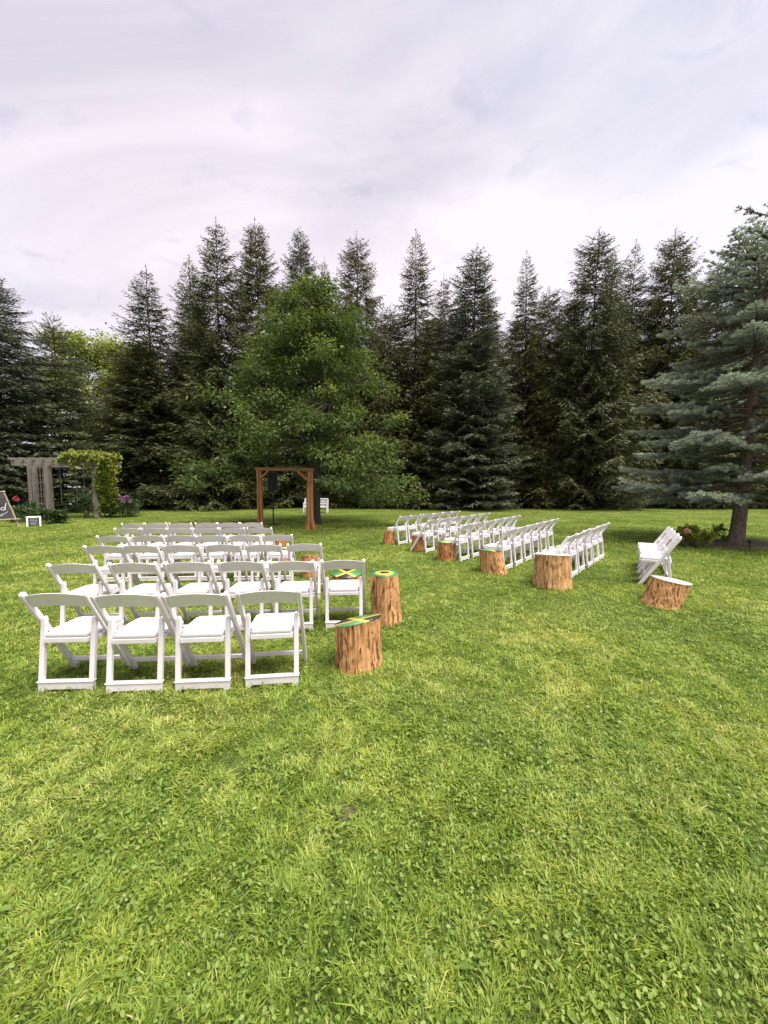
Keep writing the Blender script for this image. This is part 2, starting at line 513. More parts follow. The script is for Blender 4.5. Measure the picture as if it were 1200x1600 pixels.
# lawn soil/thatch under the blades
m, t, b = mat_new('lawn_ground')
geo = t.nodes.new('ShaderNodeNewGeometry')
n1 = noise_node(t, 0.8, 5, 0.6, geo.outputs['Position'])
n2 = noise_node(t, 34, 6, 0.7, geo.outputs['Position'])
c = ramp(t, n2, [(0.25, (0.045, 0.06, 0.015)), (0.5, (0.10, 0.13, 0.03)), (0.75, (0.17, 0.19, 0.05))])
c = mixc(t, 1.0, c, ramp(t, n1, GRASS_PATCH[1]), 'MULTIPLY')
t.links.new(c, b.inputs['Base Color']); b.inputs['Roughness'].default_value = 0.95; b.inputs['Specular IOR Level'].default_value = 0.1
bump(t, b, n2, 0.6, 0.03)
M['ground'] = m
m, t, b = mat_new('needle_mulch')
geo = t.nodes.new('ShaderNodeNewGeometry')
n2 = noise_node(t, 22, 6, 0.7, geo.outputs['Position'])
t.links.new(ramp(t, n2, [(0.3, (0.05, 0.04, 0.022)), (0.5, (0.11, 0.095, 0.045)), (0.7, (0.17, 0.15, 0.07))]), b.inputs['Base Color'])
b.inputs['Roughness'].default_value = 0.95
bump(t, b, n2, 0.7, 0.03)
M['mulch'] = m

# ------------------------------------------------------------------ ground
gx = np.concatenate([np.linspace(-900, -40, 8), np.linspace(-30, 30, 31), np.linspace(40, 900, 8)])
gy = np.concatenate([np.linspace(-300, -10, 6), np.linspace(-4, 40, 30), np.linspace(60, 1200, 10)])
X, Y = np.meshgrid(gx, gy)
Z = np.zeros_like(X)
V = np.stack([X.ravel(), Y.ravel(), Z.ravel()], -1)
nx, ny = len(gx), len(gy)
i, j = np.meshgrid(np.arange(nx - 1), np.arange(ny - 1))
k = (j * nx + i).ravel()
lawn = link('lawn', np_mesh('lawn', V, quads=np.stack([k, k + 1, k + nx + 1, k + nx], -1)), M['ground'])
tag(lawn, kind='structure')

# mulch under the blue spruce
SPR = (9.75, 10.5)
aa = np.linspace(0, 2 * PI, 40, endpoint=False)
rr = 1.0 + 0.22 * np.sin(3 * aa + 1) + 0.15 * np.sin(7 * aa) + 0.1 * np.sin(13 * aa)
ring = np.stack([SPR[0] + 1.75 * rr * np.cos(aa), SPR[1] + 1.15 * rr * np.sin(aa), np.full(40, 0.006)], -1)
V = np.vstack([[[SPR[0], SPR[1], 0.03]], ring])
T = np.array([[0, 1 + q, 1 + (q + 1) % 40] for q in range(40)])
tag(link('mulch_bed', np_mesh('mulch_bed', V, tris=T), M['mulch']), kind='structure')


ring = np.stack([-0.17 + 0.055 * rr * np.cos(aa), 1.74 + 0.045 * rr * np.sin(aa), np.full(40, 0.005)], -1)
tag(link('bare_soil', np_mesh('bare_soil', np.vstack([[[-0.17, 1.74, 0.009]], ring]), tris=T), M['mulch']), kind='structure')


# ------------------------------------------------------------------ chairs
def chair_meshes():
    """folding resin chair facing +Y: long side rails slant from the back top to the front feet"""
    P = {}
    y_at = lambda z: -0.275 + (0.785 - z) / 0.785 * 0.50
    d = Vector((0.50, -0.785)).normalized(); nrm = Vector((-d.y, d.x))       # in (y, z), rail direction downwards
    hw = 0.0235
    top = Vector((-0.275, 0.785)); bot = Vector((0.225, 0.0))
    pts = []
    for s in range(7):
        a = PI * s / 6
        q = top + nrm * (hw * math.cos(a)) - d * (hw * math.sin(a)) + d * hw
        pts.append((q.x, q.y))
    e0, e1 = bot - nrm * hw, bot + nrm * hw
    pts += [(e0.x - e0.y * d.x / d.y if False else (bot - nrm * hw + d * ((bot - nrm * hw).y / -d.y)).x, 0.0),
            ((bot + nrm * hw + d * ((bot + nrm * hw).y / -d.y)).x, 0.0)]
    for key, sx in (('side_rail', -1), ('side_rail_b', 1)):
        P[key] = prism(pts, 'x', sx * 0.222 - 0.0145, sx * 0.222 + 0.0145, 0.005)
    # rear legs: flat bars with rounded shoulders standing on the foot rail
    for key, sx in (('rear_leg', -1), ('rear_leg_b', 1)):
        own = bmesh.new()
        prof = [(-0.018, 0.088), (0.018, 0.088), (0.018, 0.535)]
        prof += [(0.018 * math.cos(a), 0.535 + 0.03 * math.sin(a)) for a in (0.5, 1.05, 1.57, 2.1, 2.64)]
        prof += [(-0.018, 0.535)]
        prism(prof, 'y', -0.017, 0.017, 0.004, own)
        for v in own.verts:
            z = v.co.z
            v.co.x += sx * 0.1845
            v.co.y += -0.192 + z * (0.192 - 0.128) / 0.56
        P[key] = own
    f = bmesh.new()
    prof = [(-0.2, 0.0), (-0.165, 0.0), (-0.150, 0.022), (0.150, 0.022), (0.165, 0.0), (0.2, 0.0), (0.2, 0.076), (-0.2, 0.076)]
    prism(prof, 'y', -0.205, -0.169, 0.003, f)
    box(-0.206, 0.206, -0.211, -0.163, 0.076, 0.088, 0.003, f)
    P['foot_rail'] = f
    o = [(-0.158, -0.185), (0.158, -0.185), (0.163, -0.115), (0.198, -0.095), (0.196, 0.2), (0.17, 0.236), (-0.17, 0.236), (-0.196, 0.2), (-0.198, -0.095), (-0.163, -0.115)]
    P['seat_frame'] = prism(o, 'z', 0.375, 0.412, 0.004)
    P['seat'] = prism([(x * 0.965, y * 0.965) for x, y in o], 'z', 0.414, 0.446, 0.011, seg=2)
    b = bmesh.new()
    n = 14
    rows = []
    for s in range(n + 1):
        u = -1 + 2 * s / n
        x = u * 0.2073
        zt = 0.757 + 0.026 * (1 - u * u); zb = 0.655 + 0.020 * (1 - u * u)
        bow = -0.018 * (1 - u * u)
        rows.append([b.verts.new((x, y_at(z) + bow + dy, z)) for z, dy in ((zb, -0.009), (zt, -0.009), (zt, 0.009), (zb, 0.009))])
    for s in range(n):
        for q in range(4):
            b.faces.new((rows[s][q], rows[s][(q + 1) % 4], rows[s + 1][(q + 1) % 4], rows[s + 1][q]))
    b.faces.new(rows[0]); b.faces.new(rows[-1][::-1])
    bmesh.ops.recalc_face_normals(b, faces=b.faces)
    P['backrest'] = b
    P['stretcher'] = box(-0.2073, 0.2073, y_at(0.11) - 0.011, y_at(0.11) + 0.011, 0.094, 0.128, 0.003)
    for key, sx in (('bolt', -1), ('bolt_b', 1)):
        own = bmesh.new()
        bmesh.ops.create_cone(own, cap_ends=True, segments=8, radius1=0.007, radius2=0.007, depth=0.006,
                              matrix=Matrix.Translation((sx * 0.2395, y_at(0.535), 0.535)) @ Matrix.Rotation(PI / 2, 4, 'Y'))
        P[key] = own
    out = []
    for k, bm in P.items():
        nm = k[:-2] if k.endswith('_b') else k
        me = bpy.data.meshes.new(nm); bm.normal_update(); bm.to_mesh(me); bm.free()
        me.materials.append(M['vinyl'] if nm == 'seat' else M['steel'] if nm == 'bolt' else M['resin'])
        out.append((nm, me))
    return out


CH = chair_meshes()
ORD = ['at the aisle end', 'second from the aisle', 'third from the aisle', 'fourth from the aisle', 'fifth from the aisle', 'farthest from the aisle']


def chair(top_xy, rz, label, group):
    """place a chair by the ground point under its back rail"""
    f = (-math.sin(rz), math.cos(rz))
    r = empty('folding_chair', (top_xy[0] + 0.272 * f[0], top_xy[1] + 0.272 * f[1], 0.0), rz)
    r.rotation_euler = (random.uniform(-0.008, 0.008), random.uniform(-0.008, 0.008), rz)
    tag(r, label, 'chair', group)
    rails = []
    for nm, me in CH:
        o = link(nm, me, None, rails.pop(0) if nm == 'bolt' else r)
        if nm == 'side_rail': rails.append(o)
    return r


R = math.radians
left_rows = [
    ([(-2.40, 2.755), (-1.87, 2.735), (-1.365, 2.77), (-0.855, 2.82)], [2.5, 3.5, 4, 6], 'the nearest four-chair row'),
    ([(-3.16, 3.84), (-2.56, 3.87), (-2.03, 3.91), (-1.49, 3.94), (-0.965, 3.98), (-0.435, 4.03)], [3, 3, 4, 3, 3, 1.5], 'the second row'),
    ([(-3.74, 5.05), (-3.26, 5.08), (-2.73, 5.10), (-2.18, 5.12), (-1.625, 5.15), (-1.08, 5.18)], [3, 4, 3, 4, 4, 3], 'the third row'),
    ([(-4.32, 6.08), (-3.79, 6.11), (-3.28, 6.13), (-2.79, 6.15), (-2.25, 6.17), (-1.72, 6.2)], [4, 4, 5, 4, 4, 5], 'the fourth row'),
    ([(-4.84, 7.17), (-4.33, 7.19), (-3.86, 7.2), (-3.35, 7.22), (-2.86, 7.24), (-2.38, 7.26)], [5, 5, 4, 5, 5, 5], 'the fifth row'),
    ([(-5.38, 8.21), (-4.91, 8.23), (-4.4, 8.25), (-3.85, 8.27), (-3.38, 8.28), (-2.89, 8.3)], [5, 6, 5, 5, 6, 5], 'the row closest to the arch'),
]
for pts, hd, nm in left_rows:
    n = len(pts)
    for q, (p, h) in enumerate(zip(pts, hd)):
        k = n - 1 - q
        lab = ORD[k] if k < n - 1 else ORD[5]
        p = (p[0] + random.uniform(-0.012, 0.012), p[1] + random.uniform(-0.018, 0.018)); h += random.uniform(-1.2, 1.2)
        chair(p, R(h), f'white chair {lab}, {nm}, pergola side', 'chairs in the pergola side rows')
right_rows = [
    ((0.57, 10.31), (2.29, 12.22), 6, 'the row nearest the bench'),
    ((1.18, 9.08), (3.01, 11.32), 6, 'the second row from the bench'),
    ((1.77, 7.98), (3.60, 10.31), 6, 'the third row from the bench'),
    ((2.39, 7.08), (4.15, 9.27), 6, 'the fourth row from the bench'),
    ((3.03, 6.14), (4.73, 8.12), 6, 'the fifth row from the bench'),
    ((4.60, 5.94), (5.42, 7.22), 4, 'the short four-chair row'),
]
for ri, (a, c, n, nm) in enumerate(right_rows):
    for q in range(n):
        u = q / (n - 1)
        if ri == 0: u = [0, 0.185, 0.42, 0.62, 0.81, 1.0][q]
        p = (a[0] + (c[0] - a[0]) * u + random.uniform(-0.012, 0.012), a[1] + (c[1] - a[1]) * u + random.uniform(-0.012, 0.012))
        ang = math.atan2(c[1] - a[1], c[0] - a[0]) + R(random.uniform(-1.6, 1.6))
        lab = ORD[q] if q < n - 1 else ORD[5]
        chair(p, ang, f'white chair {lab}, {nm}, blue spruce side', 'chairs in the slanting block')


# ------------------------------------------------------------------ log stools
def log(loc, r0, r1, h, slope=(0, 0), lean=(0, 0), seed=0, mat='log', top=None, ang=0.0, label='', flat=1.0):
    root = empty('log_stool', (loc[0], loc[1], 0))
    tag(root, label, 'log stool', 'painted log stools beside the rows')
    rg = np.random.default_rng(seed)
    n, mz = 112, 34
    th = np.arange(n) * 2 * PI / n
    ph = rg.uniform(0, 6.28, 12)
    lob = 0.045 * np.sin(2 * th + ph[0]) + 0.03 * np.sin(3 * th + ph[1]) + 0.018 * np.sin(5 * th + ph[2])
    fiss = np.zeros((mz, n))
    zz = np.linspace(0, 1, mz)
    nz1 = vnoise(np.tile(th * 14, (mz, 1)) + seed * 9, np.tile(zz[:, None] * 3.0, (1, n)), 1.0, seed)
    nz1b = vnoise(np.tile(th * 14, (mz, 1)) + seed * 9, np.tile(zz[:, None] * 3.0, (1, n)), 2.1, seed + 5)
    nz2 = vnoise(np.tile(th * 5, (mz, 1)), np.tile(zz[:, None] * 7.0, (1, n)), 1.0, seed + 1)
    fiss = -0.085 * np.clip(0.5 - nz1, 0, 1) * 2 - 0.05 * nz1b + 0.03 * nz2
    fiss *= np.minimum(1, (1 - zz)[:, None] * 8 + 0.25)
    V = []
    for q, z in enumerate(zz):
        rad = (r0 + (r1 - r0) * z) * (1 + lob + fiss[q]) * (1 + 0.06 * (1 - z) ** 6)
        x = rad * np.cos(th); y = rad * np.sin(th) * flat
        ztop = h + slope[0] * x / r1 + slope[1] * y / r1
        zv = z * ztop - (0.03 if q == 0 else 0)
        V.append(np.stack([x + lean[0] * z, y + lean[1] * z, zv], -1))
    rim = V[-1].copy()
    V = np.concatenate(V)
    i = np.arange(mz - 1)[:, None] * n; j = np.arange(n)[None]; j2 = (j + 1) % n
    Q = np.stack([i + j, i + j2, i + n + j2, i + n + j], -1).reshape(-1, 4)
    cen = rim.mean(0)
    ci = len(V)
    V = np.vstack([V, cen[None]])
    T = np.stack([(mz - 1) * n + np.arange(n), (mz - 1) * n + (np.arange(n) + 1) % n, np.full(n, ci)], -1)
    me = np_mesh('log_body', V, quads=Q, tris=T)
    link('log_body', me, M[mat], root)
    # painted (or bare) top: a thin plate just proud of the wood, its origin at the middle of the top
    pl = cen + (rim - cen) * 1.012
    lo, hi = pl - cen, pl - cen + np.array([0, 0, 0.006])
    lo = lo + np.array([0, 0, -0.004])
    V2 = np.vstack([lo, hi, [[0, 0, 0.006]]])
    j = np.arange(n); j2 = (j + 1) % n
    me = np_mesh('painted_top' if top else 'cut_top', V2, quads=np.stack([j, j2, n + j2, n + j], -1), tris=np.stack([n + j, n + j2, np.full(n, 2 * n)], -1))
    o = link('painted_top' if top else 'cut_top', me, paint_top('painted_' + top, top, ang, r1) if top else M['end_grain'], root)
    o.location = tuple(cen)
    return root


log((-0.225, 3.27), 0.195, 0.195, 0.395, (0.038, -0.032), (-0.005, 0), 3, 'log', 'saltire', R(20), 'stripped log stool with a slanted flag top nearest the camera')
log((0.035, 4.36), 0.182, 0.168, 0.565, (0.0, 0.0), (-0.03, 0), 5, 'log', 'rings', 0, 'tallest log stool with a ring target painted on its top')
log((-0.565, 5.72), 0.215, 0.215, 0.26, (0, 0.03), (0, 0), 8, 'log_red', 'saltire', R(90), 'short log stool with flag top behind the second row aisle chair')
log((-1.28, 6.58), 0.15, 0.15, 0.37, (0, -0.03), (0, 0), 9, 'log_red', None, 0, 'reddish log stool half hidden beyond the third row aisle chair')
log((-1.93, 7.55), 0.16, 0.15, 0.35, (0, 0), (0, 0), 10, 'log_red', 'dot', 0, 'log stool with yellow top glimpsed beyond the fourth row')
log((-2.33, 8.6), 0.16, 0.15, 0.36, (0, 0), (0, 0), 11, 'log_red', None, 0, 'bare topped log stool glimpsed beside the row closest to the arch')
log((0.135, 10.42), 0.15, 0.142, 0.345, (0, -0.02), (0, 0), 12, 'log_red', None, 0, 'smallest plain log stool beside the slanting row near the bench')
log((0.82, 9.28), 0.148, 0.142, 0.39, (0, 0), (0, 0), 13, 'log_red', 'dot', 0, 'dark narrow log stool with green and yellow top')
log((1.335, 8.14), 0.195, 0.205, 0.385, (0, -0.005), (0, 0), 14, 'log_red', 'dot', 0, 'reddish log stool with swirling knot and yellow rimmed top')
log((2.02, 6.93), 0.235, 0.205, 0.405, (-0.01, -0.015), (-0.09, 0), 15, 'log', 'saltire', R(45), 'leaning log stool flared at its right foot, yellow edged top')
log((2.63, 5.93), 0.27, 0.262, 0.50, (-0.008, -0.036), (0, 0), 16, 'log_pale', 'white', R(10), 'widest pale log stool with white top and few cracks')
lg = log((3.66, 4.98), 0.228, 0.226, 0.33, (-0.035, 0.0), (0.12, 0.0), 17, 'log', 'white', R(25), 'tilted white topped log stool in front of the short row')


# ------------------------------------------------------------------ wedding arch, speaker, bench
def offset_tree_lines(p0, p1, n, amp, seed):
    rg = np.random.default_rng(seed)
    t = np.linspace(0, 1, n)[:, None]
    p = np.asarray(p0)[None] * (1 - t) + np.asarray(p1)[None] * t
    return p + rg.normal(0, amp, p.shape) * np.minimum(1, 4 * t * (1 - t))


arch = empty('wedding_arch', (-3.72, 14.45, 0), R(-13.7))
tag(arch, 'rustic brown timber wedding arch with flared foot beneath the leafy tree', 'arch')
bm = beam((-1.04, 0.06, -0.02), (-1.04, 0.06, 2.19), 0.085, 0.13)
bm_obj('post', bm, M['cedar'], arch)
bm = beam((-1.14, 0.02, -0.02), (-1.135, 0.02, 2.19), 0.075, 0.10)
bm_obj('post', bm, M['cedar'], arch)
pth = [((0.93, 0, -0.03), 0.17), ((0.955, 0, 0.12), 0.135), ((0.965, 0, 0.35), 0.10), ((0.955, 0, 0.8), 0.088), ((0.96, 0, 1.4), 0.082), ((0.99, 0, 1.9), 0.07), ((1.0, 0, 2.12), 0.068)]
tubes('post', [([p for p, _ in pth], [r for _, r in pth])], M['cedar'], arch, 10)
pth = [((1.20, -0.05, -0.03), 0.085), ((1.13, -0.04, 0.16), 0.085), ((1.075, -0.02, 0.42), 0.066), ((1.075, 0, 1.0), 0.06), ((1.085, 0.0, 2.12), 0.056)]
tubes('post', [([p for p, _ in pth], [r for _, r in pth])], M['cedar'], arch, 10)
bm_obj('top_beam', beam((-1.22, 0.02, 2.245), (1.16, 0.02, 2.185), 0.11, 0.12), M['cedar_beam'], arch)
for a, c in (((-1.02, -0.04, 1.84), (-0.66, -0.04, 2.17)), ((1.07, -0.085, 1.72), (0.58, -0.085, 2.13)), ((0.93, 0.11, 1.8), (0.6, 0.11, 2.13))):
    bm_obj('brace', beam(a, c, 0.075, 0.06), M['cedar'], arch)

spk = empty('loudspeaker', (-4.55, 15.75, 1.40), R(12))
tag(spk, 'tall black loudspeaker up on a pole behind the arch', 'loudspeaker')
bm = prism([(-0.2, -0.17), (0.2, -0.17), (0.17, 0.17), (-0.17, 0.17)], 'z', 0, 0.78, 0.03, seg=2)
bm_obj('cabinet', bm, M['black_plastic'], spk)
bm_obj('grille', box(-0.175, 0.175, -0.182, -0.171, 0.05, 0.73, 0.004), M['black_cloth'], spk)
bm_obj('carry_handle', box(-0.07, 0.07, -0.04, 0.04, 0.781, 0.80, 0.006), M['black_plastic'], spk)
stand = empty('speaker_stand', (-4.55, 15.75, 0))
tag(stand, 'black pole stand on a flat base carrying the loudspeaker', 'speaker stand')
tubes('pole', [([(0, 0, 0.02), (0, 0, 0.85)], 0.028), ([(0, 0, 0.85), (0, 0, 1.40)], 0.02)], M['black_plastic'], stand, 8)
bm = bmesh.new()
bmesh.ops.create_cone(bm, cap_ends=True, segments=24, radius1=0.26, radius2=0.25, depth=0.025, matrix=Matrix.Translation((0, 0, 0.0225)))
bm_obj('base_plate', bm, M['black_plastic'], stand)

bench = empty('garden_bench', (-4.13, 23.3, 0), 0)
tag(bench, 'white garden bench with scrollwork back at the tree line', 'bench')
for x in (-0.70, 0.70):
    bm_obj('leg', box(x - 0.03, x + 0.03, -0.28, -0.22, 0, 0.58), M['white_paint'], bench)
    bm_obj('leg', box(x - 0.03, x + 0.03, 0.16, 0.21, 0, 0.86), M['white_paint'], bench)
    bm_obj('armrest', box(x - 0.035, x + 0.035, -0.30, 0.157, 0.583, 0.615), M['white_paint'], bench)
for q in range(5):
    bm_obj('seat_slat', box(-0.667, 0.667, -0.27 + q * 0.085, -0.20 + q * 0.085, 0.39, 0.42), M['white_paint'], bench)
bm_obj('apron', box(-0.667, 0.667, -0.275, -0.245, 0.32, 0.387), M['white_paint'], bench)
bm_obj('back_rail', box(-0.667, 0.667, 0.165, 0.20, 0.81, 0.87), M['white_paint'], bench)
bm_obj('back_rail', box(-0.667, 0.667, 0.165, 0.20, 0.50, 0.55), M['white_paint'], bench)
paths = []
for q in range(9):
    cx = -0.58 + q * 0.145
    a = np.linspace(0, 2 * PI, 15)
    rr_ = 0.075 if q % 2 else 0.10
    paths.append((np.stack([cx + rr_ * np.cos(a), np.full(15, 0.182), 0.68 + (0.125 if q % 2 == 0 else 0.09) * np.sin(a)], -1), 0.013))
    a = np.linspace(0, 3.4 * PI, 18)
    rs = np.linspace(0.015, 0.06, 18)
    paths.append((np.stack([cx + rs * np.cos(a), np.full(18, 0.186), 0.68 + rs * np.sin(a)], -1), 0.012))
tubes('scrollwork', paths, M['white_paint'], bench, 5)


# ------------------------------------------------------------------ leaf builders
def leaf_quads(base, direc, length, width, rg, tint, normal=None, fold=0.15):
    """diamond leaves: 4 verts each, from base along direc"""
    n = len(base)
    direc = unit(direc)
    if normal is None:
        normal = unit(rg.normal(0, 1, (n, 3)))
    side = unit(np.cross(direc, normal))
    up = np.cross(side, direc)
    length = np.broadcast_to(np.asarray(length, float), (n,))[:, None]
    width = np.broadcast_to(np.asarray(width, float), (n,))[:, None]
    mid = base + direc * length * 0.45
    V = np.stack([base, mid + side * width / 2 + up * width * fold, base + direc * length, mid - side * width / 2 + up * width * fold], 1)
    return V.reshape(-1, 3), np.repeat(tint, 4)


def leaf_mesh(name, V, tint):
    n = len(V) // 4
    return np_mesh(name, V, quads=np.arange(n * 4).reshape(-1, 4), tint=np.clip(tint, 0, 1))


def spruce_mesh(H, Rb, seed, droop=0.5, whorl=0.36, nb=8, spray=(0.27, 0.075), base_z=0.25, thin_top=0.2, dens=1.0, shape=0.46, horizontal=False):
    """crown of a spruce: whorled boughs, side twigs and needle sprays. Returns (crown mesh, wood mesh)"""
    rg = np.random.default_rng(seed)
    B, D, TI, LN = [], [], [], []
    wood = [(offset_tree_lines((0, 0, -0.1), (0, 0, H), 14, 0.02, seed), np.linspace(0.0085 * H + 0.04, 0.006, 14) * np.linspace(1, 0.6, 14))]
    z = base_z
    side_bias = rg.uniform(0, 2 * PI)
    while z < H - 0.15:
        f = z / H
        Rz = Rb * (1 - f) ** shape
        if f < 0.1: Rz *= 0.85 + 1.5 * f
        nbz = nb if f < 0.8 else max(4, nb - 2)
        a0 = rg.uniform(0, 2 * PI)
        for k in range(nbz):
            az = a0 + k * 2 * PI / nbz + rg.normal(0, 0.22)
            Lb = Rz * rg.uniform(0.68, 1.16) * (1 + 0.1 * math.cos(az - side_bias + 4 * f))
            if rg.random() < 0.06: Lb *= 0.55
            Lb = max(Lb, 0.16)
            o = np.array([math.cos(az), math.sin(az), 0.0])
            if f > 0.8: aup, bup = rg.uniform(0.0, 0.35), 0.3
            elif horizontal: aup, bup = rg.uniform(-0.12, 0.06), rg.uniform(0.02, 0.14)
            else: aup, bup = rg.uniform(-0.42, -0.16) * (1 - f * 0.7), rg.uniform(0.16, 0.36)
            ns = max(3, int(Lb / (0.13 if f < 0.55 else 0.10)))
            tt = np.linspace(0.0, 1, ns)
            zb = z + rg.uniform(-0.12, 0.12)
            pts = o[None] * (Lb * tt)[:, None]
            pts[:, 2] = zb + Lb * (aup * tt + bup * tt * tt)
            if Lb > 0.5: wood.append((pts[[0, ns // 2, ns - 1]], np.array([0.012 + 0.008 * Lb, 0.007 + 0.004 * Lb, 0.003])))
            side = np.array([-o[1], o[0], 0.0])
            btint = rg.normal(0, 0.13)
            for s in range(1, ns):
                t_ = tt[s]
                if Lb > 1.2 and t_ < 0.22: continue
                tl = min(0.95, 0.52 * Lb * (1.08 - t_) + 0.10) * rg.uniform(0.7, 1.2)
                if f > 1 - thin_top: tl *= 0.75
                for sg in (-1, 1):
                    if rg.random() > dens: continue
                    tw = unit(o * 0.75 + side * sg * 0.8 + np.array([0, 0, -droop * rg.uniform(0.3, 1.1) + (0.45 if f > 0.8 else 0)]))
                    m = max(1, int(tl / (0.105 if f < 0.55 else 0.062)))
                    u = (np.arange(m) + rg.uniform(0.2, 0.8)) / m * tl
                    p = pts[s][None] + tw[None] * u[:, None]
                    p[:, 2] -= droop * 0.22 * u * u / max(tl, 0.1)
                    B.append(p); D.append(tw[None] + rg.normal(0, 0.38, (m, 3)) + o[None] * 0.25)
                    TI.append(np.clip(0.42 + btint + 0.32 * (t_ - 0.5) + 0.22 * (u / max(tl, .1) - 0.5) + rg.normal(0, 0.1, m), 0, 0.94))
                    LN.append(rg.uniform(0.75, 1.25, m) * (1 if f < 0.55 else 0.72))
            # bough axis and tip
            p = pts[ns // 3:]; m = len(p)
            B.append(p); D.append(np.gradient(pts, axis=0)[ns // 3:] * 6 + rg.normal(0, 0.2, (m, 3)))
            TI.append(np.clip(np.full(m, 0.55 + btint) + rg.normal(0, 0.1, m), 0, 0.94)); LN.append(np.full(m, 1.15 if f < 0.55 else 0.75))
        z += whorl * rg.uniform(0.75, 1.25) * (1 if f < 0.75 else 0.72)
    # leader
    zt = np.arange(H - 1.3, H + 0.45, 0.05); m = len(zt)
    B.append(np.stack([np.zeros(m), np.zeros(m), zt], -1)); D.append(rg.normal(0, 0.5, (m, 3)) + np.array([0, 0, 0.9])); TI.append(np.full(m, 0.6)); LN.append(np.full(m, 0.6))
    B, D, TI, LN = np.concatenate(B), np.concatenate(D), np.concatenate(TI), np.concatenate(LN)
    base_f = B[:, 2] / H
    brown = (rg.random(len(B)) < np.where(base_f > 0.86, 0.18, 0.03))
    TI = np.where(brown, 1.0, TI)
    N1 = unit(rg.normal(0, 1, B.shape) + np.array([0, 0, 0.6]))
    V, tv = leaf_quads(B, D, spray[0] * LN, spray[1] * rg.uniform(0.7, 1.3, len(B)) * np.where(LN < 0.9, 0.62, 1.0), rg, TI, N1, 0.0)
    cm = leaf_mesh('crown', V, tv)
    wv, wq = tube_arrays(wood, 5)
    return cm, np_mesh('trunk', wv, quads=wq)


def place_tree(name, meshes, loc, rz, sc, leaf, bark, label, cat='tree', group=None):
    r = empty(name, (loc[0], loc[1], 0), rz)
    r.scale = sc
    tag(r, label, cat, group)
    c, wd = meshes
    for nm, me, mt in (('crown', c, leaf), ('trunk', wd, bark)):
        if not me.materials: me.materials.append(mt)
        o = bpy.data.objects.new(nm, me); COL.objects.link(o); o.parent = r
        o.material_slots[0].link = 'OBJECT'; o.material_slots[0].material = mt
    return r


SV = [spruce_mesh(19.0, 3.9, 21, 0.6, shape=0.56), spruce_mesh(19.0, 4.0, 22, 0.8, whorl=0.35, shape=0.52), spruce_mesh(19.0, 3.9, 23, 0.5, whorl=0.42, dens=0.86, thin_top=0.35, shape=0.76),
      spruce_mesh(19.0, 3.8, 24, 0.3, whorl=0.38, nb=8, horizontal=True, shape=0.56), spruce_mesh(19.0, 4.1, 25, 0.7, whorl=0.40, nb=7, shape=0.66, dens=0.93), spruce_mesh(19.0, 3.7, 26, 0.9, whorl=0.45, nb=8, shape=0.48)]
GT = 'spruces along the far edge of the lawn'
ROW = [  # x, y, height, width factor, variant, cool?, label
    (-18.7, 30, 12.4, 1.12, 1, 0, 'low bushy dark spruce just right of the vine covered post'),
    (-17.1, 29, 17.2, 1.28, 2, 0, 'dark spruce with a bare twiggy tip, first above the yellow tree'),
    (-14.7, 29.5, 18.6, 1.1, 2, 0, 'spruce with a thin spire close beside the broad tallest one'),
    (-11.74, 27.8, 19.6, 1.12, 1, 0, 'broad dark spruce, tallest on the pergola side of the arch tree'),
    (-9.1, 30, 20.8, 0.95, 0, 0, 'open crowned spruce above the arch, beside the broad tallest one'),
    (-6.5, 31, 20.9, 0.92, 3, 1, 'bluish dense spruce peeping over the crown of the arch tree'),
    (-4.5, 32, 19.8, 0.8, 2, 0, 'thin spired spruce mostly hidden behind the arch tree crown'),
    (-1.75, 30, 19.8, 0.98, 0, 0, 'spruce rising just right of the arch tree crown'),
    (2.4, 29, 19.8, 1.08, 2, 0, 'tall see-through topped spruce standing over the slanting chair rows'),
    (4.5, 30.5, 17.7, 0.8, 1, 0, 'shorter spruce tucked beside the see-through topped one'),
    (6.1, 28.2, 18.2, 1.05, 3, 1, 'cool green spruce with flat shelves of boughs to the ground'),
    (10.8, 29.5, 18.6, 0.92, 2, 0, 'slender pointed spruce between the flat shelved and forked ones'),
    (13.2, 31, 16.7, 0.9, 1, 0, 'lower spruce filling the dip right of the slender pointed one'),
    (14.5, 28.2, 19.1, 1.12, 0, 0, 'large spruce with a ragged spire behind the stools of the short four-chair row'),
    (17.6, 30.5, 19.4, 0.95, 2, 0, 'first of two thin grey tipped spruces past the ragged spire'),
    (19.4, 31.5, 20.4, 0.95, 2, 0, 'second of two thin grey tipped spruces past the ragged spire'),
    (21.7, 30.2, 20.6, 1.05, 1, 0, 'dense cone shaped spruce left of the near blue spruce'),
    (24.9, 29, 18.0, 1.0, 0, 0, 'spruce showing its tip behind the near blue spruce'),
    (28.2, 30, 17.0, 1.05, 1, 0, 'spruce behind the near blue spruce at the photo edge'),
]
for q, (x, y, h, wf, v, cool, lab) in enumerate(ROW):
    s = h / 19.0
    v = {0: (0, 5), 1: (1, 4), 2: (2, 2), 3: (3, 3)}[v][q % 2]
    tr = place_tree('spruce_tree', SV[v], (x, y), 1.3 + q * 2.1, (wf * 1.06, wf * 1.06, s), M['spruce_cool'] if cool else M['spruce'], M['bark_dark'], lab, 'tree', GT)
    tr.rotation_euler = (R(random.uniform(-1.6, 1.6)), R(random.uniform(-1.6, 1.6)), 1.3 + q * 2.1)
